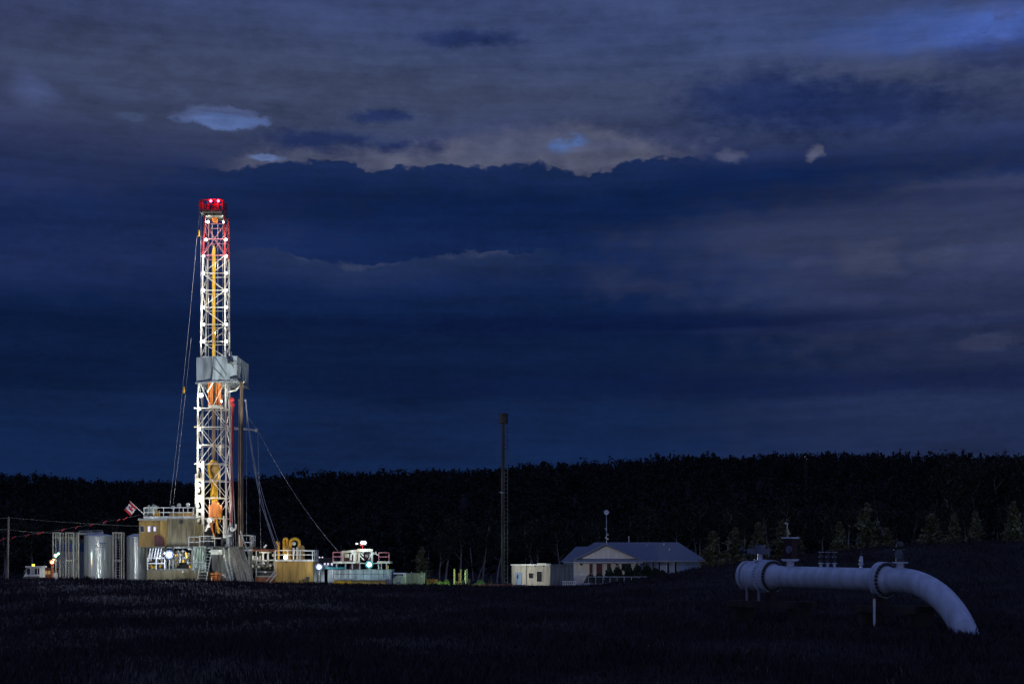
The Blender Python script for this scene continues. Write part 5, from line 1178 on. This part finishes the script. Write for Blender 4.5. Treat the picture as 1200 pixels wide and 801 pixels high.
# nozzles on top
noz = [(1.05,.16,.20)]+[(2.75+.36*k,.055,.13) for k in range(3)]+[(4.85,.055,.13)]+[(6.2,.15,.17)]
for t, rad, h in noz[:5]: mb = MB(); mb.tube(at(t,0,R0-.04), at(t,0,R0+h), rad, n=16); mb.tube(at(t,0,R0+h-.002), at(t,0,R0+h+.035), rad*1.95, n=20); mb.build('nozzle', M['pipeold'], pr, True)
mb = MB()
mb.tube(at(6.75,0,R0-.08), at(6.75,0,R0+.20), .15, n=16); mb.tube(at(6.75,0,R0+.20), at(6.75,0,R0+.25), .3, n=24)
mb.build('nozzle', M['pipeold'], pr, True)
ac = thing('valve_actuator', 'pale blue grey gear actuator lying across the left end valve', 'valve actuator', at(-.7,0,.9))
mb = MB(); mb.hexa([at(-.7+a,b,z) for z in (.9,1.13) for a, b in ((-.62,-.16),(.42,-.16),(.42,.16),(-.62,.16))]); mb.hexa([at(-.7+a,b,z) for z in (1.13,1.28) for a, b in ((-.2,-.12),(.2,-.12),(.2,.12),(-.2,.12))]); mb.build('gearbox', M['fitting'], ac)
mb = MB(); mb.tube(at(-1.32,0,1.02), at(-1.75,0,1.02), .05); mb.lathe([(0,.13),(.1,.15),(.12,.1)], at(-1.75,0,1.02), -hd, 16); mb.tube(at(-1.5,-.2,1.0), at(-1.5,.2,1.0), .05); mb.tube(at(-1.15,-.15,.93), at(-1.15,-.3,.85), .05); mb.build('input_shaft', M['dark'], ac, True)
vo = thing('valve_operator', 'dark red upright valve operator with a pale cap plate standing on the left nozzle', 'valve', at(1.05,0,.66))
mb = MB(); mb.hexa([at(1.05+a,b,z) for z in (.67,.72) for a, b in ((-.30,-.2),(.30,-.2),(.30,.2),(-.30,.2))]); mb.hexa([at(1.05+a,b,z) for z in (1.54,1.6) for a, b in ((-.3,-.2),(.3,-.2),(.3,.2),(-.3,.2))]); mb.build('cap_plate', M['pipewhite'], vo)
mb = MB(); mb.hexa([at(1.05+a,b,z) for z in (.72,1.54) for a, b in ((-.22,-.17),(.24,-.17),(.24,.17),(-.22,.17))]); mb.build('housing', M['pedestal'], vo)
mb = MB(); c = at(1.2,-.22,1.1); mb.lathe([(-.02,.10),(-.02,.15),(.03,.15),(.03,.10)], c, -sd, 20); mb.lathe([(0,.03),(.05,.03)], c, -sd, 10)
for i in range(4): a = i*math.pi/4; w_ = (hd*math.cos(a)+up*math.sin(a))*.13; mb.tube(c-w_, c+w_, .012, n=5)
mb.build('handwheel', M['fitting'], vo, True)
labs = ['left of three small dark capped valves on the white pipe','middle of three small dark capped valves on the white pipe','right of three small dark capped valves on the white pipe']
for k in range(3):
    t = 2.75+.36*k; sv = thing('small_valve', labs[k], 'valve', at(t,0,.6), 'three small valves on the pipe')
    mb = MB(); mb.tube(at(t,0,.6), at(t,0,1.0), .055, n=10); mb.ball(at(t,0,.8), .1, 10); mb.tube(at(t,-.1,.8), at(t,.1,.8), .05); mb.build('body', M['dark'], sv, True)
    mb = MB(); mb.tube(at(t-.14,0,1.01), at(t+.14,0,1.01), .022, n=6); mb.tube(at(t,-.1,1.01), at(t,.1,1.01), .018, n=6); mb.ball(at(t,-.1,.82), .03, 8); mb.build('handle', M['galv'], sv)
gv = thing('pressure_gauge', 'small pale gauge valve with a thin stem left of the right flange', 'gauge', at(4.85,0,.6))
mb = MB(); mb.lathe([(0,.05),(.06,.075),(.24,.06),(.28,.03)], at(4.85,0,.6), up, 12); mb.build('body', M['pipewhite'], gv, True); mb = MB(); mb.tube(at(4.85,0,.88), at(4.85,0,1.0), .05); mb.tube(at(4.85,0,1.0), at(4.85,0,1.2), .014); mb.build('stem', M['dark'], gv)
hv = thing('top_valve', 'black upright valve with a round handwheel above the start of the elbow', 'valve', at(6.75,0,.68))
mb = MB(); mb.tube(at(6.75,0,.68), at(6.75,0,1.1), .15, n=14); mb.lathe([(0,.24),(.05,.24)], at(6.75,0,1.1), up, 16); mb.tube(at(6.75,0,1.15), at(6.75,0,1.45), .05); mb.ball(at(6.75,0,1.28), .16, 10); mb.build('body', M['dark'], hv, True)
mb = MB(); c = at(6.9,-.25,.95); mb.lathe([(-.015,.13),(-.015,.17),(.025,.17),(.025,.13)], c, -sd, 20); mb.lathe([(0,.03),(.05,.03)], c, -sd, 8)
for i in range(4): a = i*math.pi/4; w_ = (hd*math.cos(a)+up*math.sin(a))*.15; mb.tube(c-w_, c+w_, .012, n=5)
mb.build('handwheel', M['fitting'], hv, True)
def support(t0, t1, zt, peds, label, ztop):
    c = at((t0+t1)/2); s = thing('pipe_support', label, 'support', (c.x,c.y,0), 'timber pipe supports')
    mb = MB(); 
    for b in (-.62, .38): mb.hexa([Vector((*(O+hd*a+sd*bb).xy, z)) for z in (zt-.26,zt) for a, bb in ((t0,b),(t1,b),(t1,b+.26),(t0,b+.26))])
    mb.build('beam', M['timber'], s)
    for a in (t0+.25, t1-.35):
        mb = MB(); mb.hexa([Vector((*(O+hd*aa+sd*bb).xy, z)) for z in (-.2,zt-.262) for aa, bb in ((a-.13,-.5),(a+.13,-.5),(a+.13,.5),(a-.13,.5))]); mb.build('foot', M['timber'], s)
    for a, w_, zp in peds:
        mb = MB(); mb.hexa([Vector((*(O+hd*aa+sd*bb).xy, z)) for z in (zt+.002,zp) for aa, bb in ((a-w_,-.18),(a+w_,-.18),(a+w_,.18),(a-w_,.18))]); mb.build('pedestal', M['pedestal'], s)
    return s
support(-2.0, 1.9, .98, [(-1.45,.13,1.42),(-.05,.16,1.36)], 'left dark timber support under the valve end', 0)
support(5.0, 8.0, .96, [(5.7,.14,1.28)], 'right dark timber support under the flange by the elbow', 0)
for a in (-1.0, -.3): mb = MB(); mb.tube(at(a,-.45,-.45), Vector((*(O+hd*a+sd*-.45).xy, .99)), .06); mb.build('valve_leg', M['fitting'], pr)
c = at(6.2,-.75); gp = thing('vent_post', 'slim white post with a dark red collar standing before the right flange', 'post', (c.x,c.y,0))
MB().tube((c.x,c.y,-.2), (c.x,c.y,1.22), .05, n=12).build('shaft', M['pipewhite'], gp, True); MB().tube((c.x,c.y,1.222), (c.x,c.y,1.40), .085, n=12).build('collar', M['pedestal'], gp, True)
# =============================================================== SKY
w = bpy.data.worlds.new('World'); scene.world = w; w.use_nodes = True; nt = w.node_tree; nt.nodes.clear()
N_ = nt.nodes.new; Lk = nt.links.new
class S:
    def __init__(s, sock): s.s = sock
    def _m(s, op, o=None, o2=None):
        n = N_('ShaderNodeMath'); n.operation = op
        for i, x in enumerate((s, o, o2)):
            if x is None: continue
            if isinstance(x, S): Lk(x.s, n.inputs[i])
            else: n.inputs[i].default_value = x
        return S(n.outputs[0])
    def __add__(s, o): return s._m('ADD', o)
    __radd__ = __add__
    def __sub__(s, o): return s._m('SUBTRACT', o)
    def __rsub__(s, o): return (s*-1)+o
    def __mul__(s, o): return s._m('MULTIPLY', o)
    __rmul__ = __mul__
    def __truediv__(s, o): return s._m('DIVIDE', o)
    def pw(s, o): return s._m('POWER', o)
def step(x, a, b):   # smoothstep, a may exceed b
    n = N_('ShaderNodeMapRange'); n.interpolation_type = 'SMOOTHSTEP'; Lk(x.s, n.inputs[0])
    if a < b: n.inputs[1].default_value, n.inputs[2].default_value, n.inputs[3].default_value, n.inputs[4].default_value = a, b, 0, 1
    else: n.inputs[1].default_value, n.inputs[2].default_value, n.inputs[3].default_value, n.inputs[4].default_value = b, a, 1, 0
    return S(n.outputs[0])
def vec(x, y, z=0.):
    n = N_('ShaderNodeCombineXYZ')
    for i, a in enumerate((x, y, z)):
        if isinstance(a, S): Lk(a.s, n.inputs[i])
        else: n.inputs[i].default_value = a
    return S(n.outputs[0])
def noise(v, scale, det=5, rough=.5, seed=0):
    n = N_('ShaderNodeTexNoise'); n.noise_dimensions = '3D'; Lk(v.s, n.inputs['Vector']); n.inputs['Scale'].default_value = scale; n.inputs['Detail'].default_value = det; n.inputs['Roughness'].default_value = rough
    return S(n.outputs[0])
def curve(x, pts):   # x in photo pixels -> y value in photo pixels
    n = N_('ShaderNodeFloatCurve'); c = n.mapping.curves[0]
    pts = [((px+200)/1600., (py)/700.) for px, py in pts]
    c.points[0].location = pts[0]; c.points[1].location = pts[-1]
    for p in pts[1:-1]: c.points.new(*p)
    for p in c.points: p.handle_type = 'AUTO'
    n.mapping.update(); Lk(((x+200)*(1/1600.)).s, n.inputs[1]); return S(n.outputs[0])*700.
def srgb(c): return tuple(((v/255)/12.92 if v/255 <= .04045 else ((v/255+.055)/1.055)**2.4) for v in c)
class C:
    def __init__(s, sock): s.s = sock
def mix(c, col, fac):
    n = N_('ShaderNodeMix'); n.data_type = 'RGBA'; n.blend_type = 'MIX'; n.clamp_factor = True; Lk(fac.s, n.inputs[0]); Lk(c.s, n.inputs[6])
    if isinstance(col, C): Lk(col.s, n.inputs[7])
    else: n.inputs[7].default_value = (*srgb(col), 1)
    return C(n.outputs[2])
tc = N_('ShaderNodeTexCoord'); sp = N_('ShaderNodeSeparateXYZ'); Lk(tc.outputs['Generated'], sp.inputs[0])
x, y, z = (S(sp.outputs[i]) for i in range(3))
hyp = (x*x+y*y).pw(.5)._m('MAXIMUM', .02)
az = x._m('ARCTAN2', y); el = z/hyp
# sky-dome coordinates: compass bearing and slope of elevation, in the same units as the photograph's pixels
U = az*1740.+600.; V = 660.-el*1667.*1.06
big = noise(vec(U*.004, V*.012, 0.), 1., 4); fine = noise(vec(U*.018, V*.03, 3.), 1., 7, .6); fine2 = noise(vec(U*.02, V*.034, 9.), 1., 7, .6); soft = noise(vec(U*.0035, V*.02, 5.), 1., 5, .55)
hi_ = noise(vec(U*.07, V*.12, 7.), 1., 9, .72)
puff = N_('ShaderNodeTexVoronoi'); puff.feature = 'SMOOTH_F1'; Lk(vec(U*.035+fine*1.2, V*.05+fine2*1.2, 1.).s, puff.inputs['Vector']); puff.inputs['Scale'].default_value = 1.; puff.inputs['Smoothness'].default_value = .5; PF = S(puff.outputs[0])
pf2 = N_('ShaderNodeTexVoronoi'); pf2.feature = 'SMOOTH_F1'; Lk(vec(U*.09+fine*1.5, V*.13+fine2*1.5, 4.).s, pf2.inputs['Vector']); pf2.inputs['Scale'].default_value = 1.; pf2.inputs['Smoothness'].default_value = .4; puff2 = S(pf2.outputs[0])
streak = noise(vec(U*.0045+fine*.35, V*.055+fine2*.5, 11.), 1., 8, .62)
Ud = U+(fine-.5)*46.; Vd = V+(fine2-.5)*26.; Vs = V+(soft-.5)*38.
PF2 = PF*.6+puff2*.4
Vp = V+(fine2-.5)*16.+(PF2-.5)*17.+(hi_-.5)*16.
ramp = N_('ShaderNodeValToRGB'); cr_ = ramp.color_ramp
stops = [(-700,(78,92,136)),(-200,(64,78,122)),(0,(55,66,104)),(70,(60,70,101)),(120,(52,62,96)),(150,(42,53,92)),(185,(13,33,77)),(215,(11,31,73)),(245,(17,36,79)),(275,(20,40,84)),(310,(19,37,80)),(345,(12,31,70)),(365,(8,25,60)),(395,(10,27,62)),(440,(9,26,60)),(453,(10,28,62)),(459,(14,33,70)),(520,(15,35,73)),(560,(16,37,76)),(640,(18,40,80))]
lo, hi = -700., 640.
for i, (v_, c) in enumerate(stops):
    p = (v_-lo)/(hi-lo)
    e = cr_.elements[0] if i == 0 else (cr_.elements[1] if i == 1 else cr_.elements.new(p))
    e.position = p; e.color = (*srgb(c), 1)
Lk(((Vs-lo)*(1/(hi-lo))).s, ramp.inputs[0]); col = C(ramp.outputs[0])
def blob(cx_, cy_, rx_, ry_, soft_=.5, cu=None, cv=None):
    a = ((cu or Ud)-cx_)*(1./rx_); b = ((cv or Vd)-cy_)*(1./ry_); d = (a*a+b*b).pw(.5); return step(d, 1.+soft_, 1.-soft_)
rag_n = (fine-.5)*1.5+(hi_-.5)*.9+(PF-.5)*.5
def blob(cx_, cy_, rx_, ry_, soft_=.5, cu=None, cv=None):
    a = ((cu or Ud)-cx_)*(1./rx_); b = ((cv or Vd)-cy_)*(1./ry_); d = (a*a+b*b).pw(.5)+rag_n*min(1.2, .6+18./max(rx_,ry_)); return step(d, 1.+soft_*.75, 1.-soft_*.75)
# slow broad variation
col = mix(col, (50,58,90), blob(60,120,330,120,.9)*.5)
col = mix(col, (62,72,100), blob(330,80,300,70,.9)*.55)
col = mix(col, (52,60,92), blob(1120,290,260,90,.9)*.75)
col = mix(col, (42,51,84), blob(1200,480,300,120,.9)*.5)
col = mix(col, (58,74,118), blob(760,0,420,60,.9)*.35)
col = mix(col, (36,49,93), blob(0,255,260,70,.9)*.6)
# dark wisps
for a in ((442,105,40,9,.7),(480,146,40,9,.7),(370,141,66,13,.7),(900,92,90,34,.8),(1010,110,120,30,.8),(540,8,60,10,.8)): col = mix(col, (26,42,88), blob(*a)*.8)
# long cloud deck with a puffy upper edge
deck = curve(U, [(-200,215),(0,205),(100,195),(200,186),(262,182),(300,171),(334,166),(398,163),(432,172),(466,172),(501,168),(530,166),(570,172),(587,167),(621,164),(650,170),(673,173),(713,175),(748,167),(776,163),(860,156),(960,148),(1100,130),(1400,110)])
lightband = curve(U, [(-200,200),(0,198),(200,184),(262,170),(285,158),(330,160),(400,150),(450,150),(500,146),(560,134),(600,128),(640,126),(690,124),(740,132),(790,140),(860,148),(1000,150),(1400,150)])
inband = step(Vp-lightband, -16, 12)*step(Vp-deck, 3, -3)*step(U, 225, 300)*step(U, 880, 740)
col = mix(col, (82,86,108), inband*(.5+PF*.6+(fine-.5)*.9))
col = mix(col, (70,82,122), blob(250,119,52,13,.18,Ud,Vp)*step(Vp, 133, 127))
col = mix(col, (82,96,140), blob(250,118,50,14,.35)*.85)
col = mix(col, (88,112,168), blob(254,122,46,9,.5)*(.35+(fine)*1.1))
col = mix(col, (100,108,140), blob(250,112,30,6,.8)*step(fine, .45, .6)*.7)
col = mix(col, (92,112,160), blob(303,162,20,5,.5)*.9)
col = mix(col, (80,88,118), blob(640,140,84,16,.8)*.5)
col = mix(col, (80,108,166), blob(668,137,24,13,.6)*step(fine2, .36, .56)*.95)
below = (Vp-deck)*(.55+(big*.9))
col = mix(col, C(ramp.outputs[0]), step(below, -2.5, 3.5)*step(U, 150, 280)*.0)
dk_ = mix(C(ramp.outputs[0]), (18,35,82), step(Vs, 150, 150.1)*.0+.75)
edge = step(below, -2, 3)*step(below, 46, 22)*step(U, 900, 760)
col = mix(col, (21,39,80), edge*step(U, 100, 300)*.94)
col = mix(col, (10,30,70), step(below, 8, 40)*step(below, 120, 50)*step(U, 1150, 800)*.6)
for a, c, k in (((865,158,17,7,.6),(78,84,112),.7),((963,163,9,10,.6),(88,92,116),.75),((845,140,6,4,.6),(70,80,112),.4),((34,101,22,16,.8),(78,90,138),.5),((143,126,16,5,.7),(72,86,124),.6),((1180,212,110,7,.8),(52,60,92),.7)): col = mix(col, c, blob(*a)*k)
# clear blue corner, upper right
col = mix(col, (58,74,118), blob(980,14,240,26,.8)*.6)
col = mix(col, (62,84,146), blob(1110,26,120,26,.75)*.9)
col = mix(col, (68,94,168), blob(1172,32,60,20,.7)*.8)
col = mix(col, (66,78,128), step(fine2+(fine-.5)*.5, .5, .62)*blob(1090,30,150,36,.6)*.6)
col = mix(col, (40,52,100), blob(1190,62,80,22,.7)*.6)
# lower cloud line
l2 = curve(U, [(-200,300),(100,296),(250,280),(310,278),(345,285),(395,293),(440,288),(480,284),(510,277),(545,273),(600,275),(660,274),(720,282),(800,300),(1400,320)])
b2 = Vp*.8+V*.2-l2
col = mix(col, (35,49,84), step(b2, -1.5, 2)*step(b2, 46, 4)*step(U, 200, 300)*step(U, 720, 560)*.62)
col = mix(col, (14,30,76), step(b2, 0, -3)*step(b2, -40, -8)*step(U, 300, 380)*step(U, 640, 480)*.35)
for a, c, k in (((720,306,34,18,.8),(40,51,86),.6),((770,318,60,10,.8),(40,50,84),.6),((1028,290,38,20,.6),(64,70,98),.7),((1110,292,34,14,.6),(60,68,98),.65),((965,292,26,7,.7),(54,62,94),.6),((1185,290,40,18,.7),(58,66,98),.6),((1060,330,60,12,.8),(40,48,84),.5),((1160,398,34,9,.6),(52,60,90),.7),((1140,370,90,6,.7),(48,56,88),.6),((1000,258,240,24,.8),(52,59,88),.45)): col = mix(col, c, blob(*a)*k)
col = mix(col, (64,72,100), step(b2, -1.5, 1)*step(b2, 9, 1)*step(U, 300, 330)*step(U, 640, 560)*step(fine, .42, .62)*.5)
# thin dark streaks
ln = V+(soft-.5)*14.
col = mix(col, (8,22,62), blob(760,364,330,12,.8,U,ln)*.7); col = mix(col, (30,42,82), blob(1060,373,240,5,.8,U,ln)*.5)
col = mix(col, (10,24,66), blob(1000,442,520,14,.8,U,ln)*.5)
# fine mottling
mot = N_('ShaderNodeHueSaturation'); Lk(col.s, mot.inputs['Color']); Lk(((big-.5)*.6+(fine-.5)*.30+(soft-.5)*.40+(hi_-.5)*.55+(streak-.5)*.75+(PF-.5)*step(V, 330, 120)*.22+1.0).s, mot.inputs['Value']); mot.inputs['Saturation'].default_value = 1.0; col = C(mot.outputs[0])
# below the horizon: dark ground glow
col = mix(col, (12,14,24), step(el, -.01, -.06))
# the brighter dusk side behind the photographer
dusk = step(y, .45, -.5)*step(el, .15, 1.1)
col = mix(col, (92,108,176), dusk*.8)
col = mix(col, (176,180,215), step(y, -.05, -.3)*step(el, .0, .02)*step(el, .13, .05))
strip = step(y, -.05, -.4)*step(el, .02, .035)*step(el, .085, .06)
bg = N_('ShaderNodeBackground'); Lk(col.s, bg.inputs[0]); bg.inputs[1].default_value = 1.
# a trace of the physical twilight sky
sky = N_('ShaderNodeTexSky'); sky.sky_type = 'NISHITA'; sky.sun_disc = False; sky.sun_elevation = math.radians(1.5); sky.sun_rotation = math.radians(200)
bg2 = N_('ShaderNodeBackground'); Lk(sky.outputs[0], bg2.inputs[0]); bg2.inputs[1].default_value = .0006
bg3 = N_('ShaderNodeBackground'); bg3.inputs[0].default_value = (.55,.66,1,1); Lk((strip*1.0).s, bg3.inputs[1])
ad0 = N_('ShaderNodeAddShader'); Lk(bg2.outputs[0], ad0.inputs[0]); Lk(bg3.outputs[0], ad0.inputs[1])
ad = N_('ShaderNodeAddShader'); Lk(bg.outputs[0], ad.inputs[0]); Lk(ad0.outputs[0], ad.inputs[1])
wo = N_('ShaderNodeOutputWorld'); Lk(ad.outputs[0], wo.inputs[0])
# faint afterglow from behind the photographer
sl = bpy.data.lights.new('sun', 'SUN'); sl.energy = .012; sl.angle = math.radians(12); sl.color = (.75,.78,1)
so = bpy.data.objects.new('sun', sl); COL.objects.link(so); so.rotation_euler = Vector((.35,1,-.75)).to_track_quat('-Z','Y').to_euler()
# =============================================================== CAMERA
cam = bpy.data.cameras.new('camera'); co = bpy.data.objects.new('camera', cam); COL.objects.link(co)
cam.sensor_width = 36; cam.lens = 36*F/1200; cam.shift_y = (HZ-400.5)/1200; cam.clip_end = 30000
co.location = (0,0,CZ); co.rotation_euler = (math.pi/2,0,0); scene.camera = co
scene.view_settings.view_transform = 'Standard'; scene.view_settings.look = 'None'; scene.view_settings.exposure = 0; scene.view_settings.gamma = 1
scene.render.engine = 'CYCLES'; cy = scene.cycles
cy.use_denoising = True
try: cy.denoiser = 'OPENIMAGEDENOISE'
except Exception: pass
cy.use_light_tree = True; cy.sample_clamp_indirect = 4; cy.max_bounces = 5; cy.diffuse_bounces = 3; cy.glossy_bounces = 3; cy.light_sampling_threshold = .001
w.cycles.sampling_method = 'MANUAL'; w.cycles.sample_map_resolution = 512
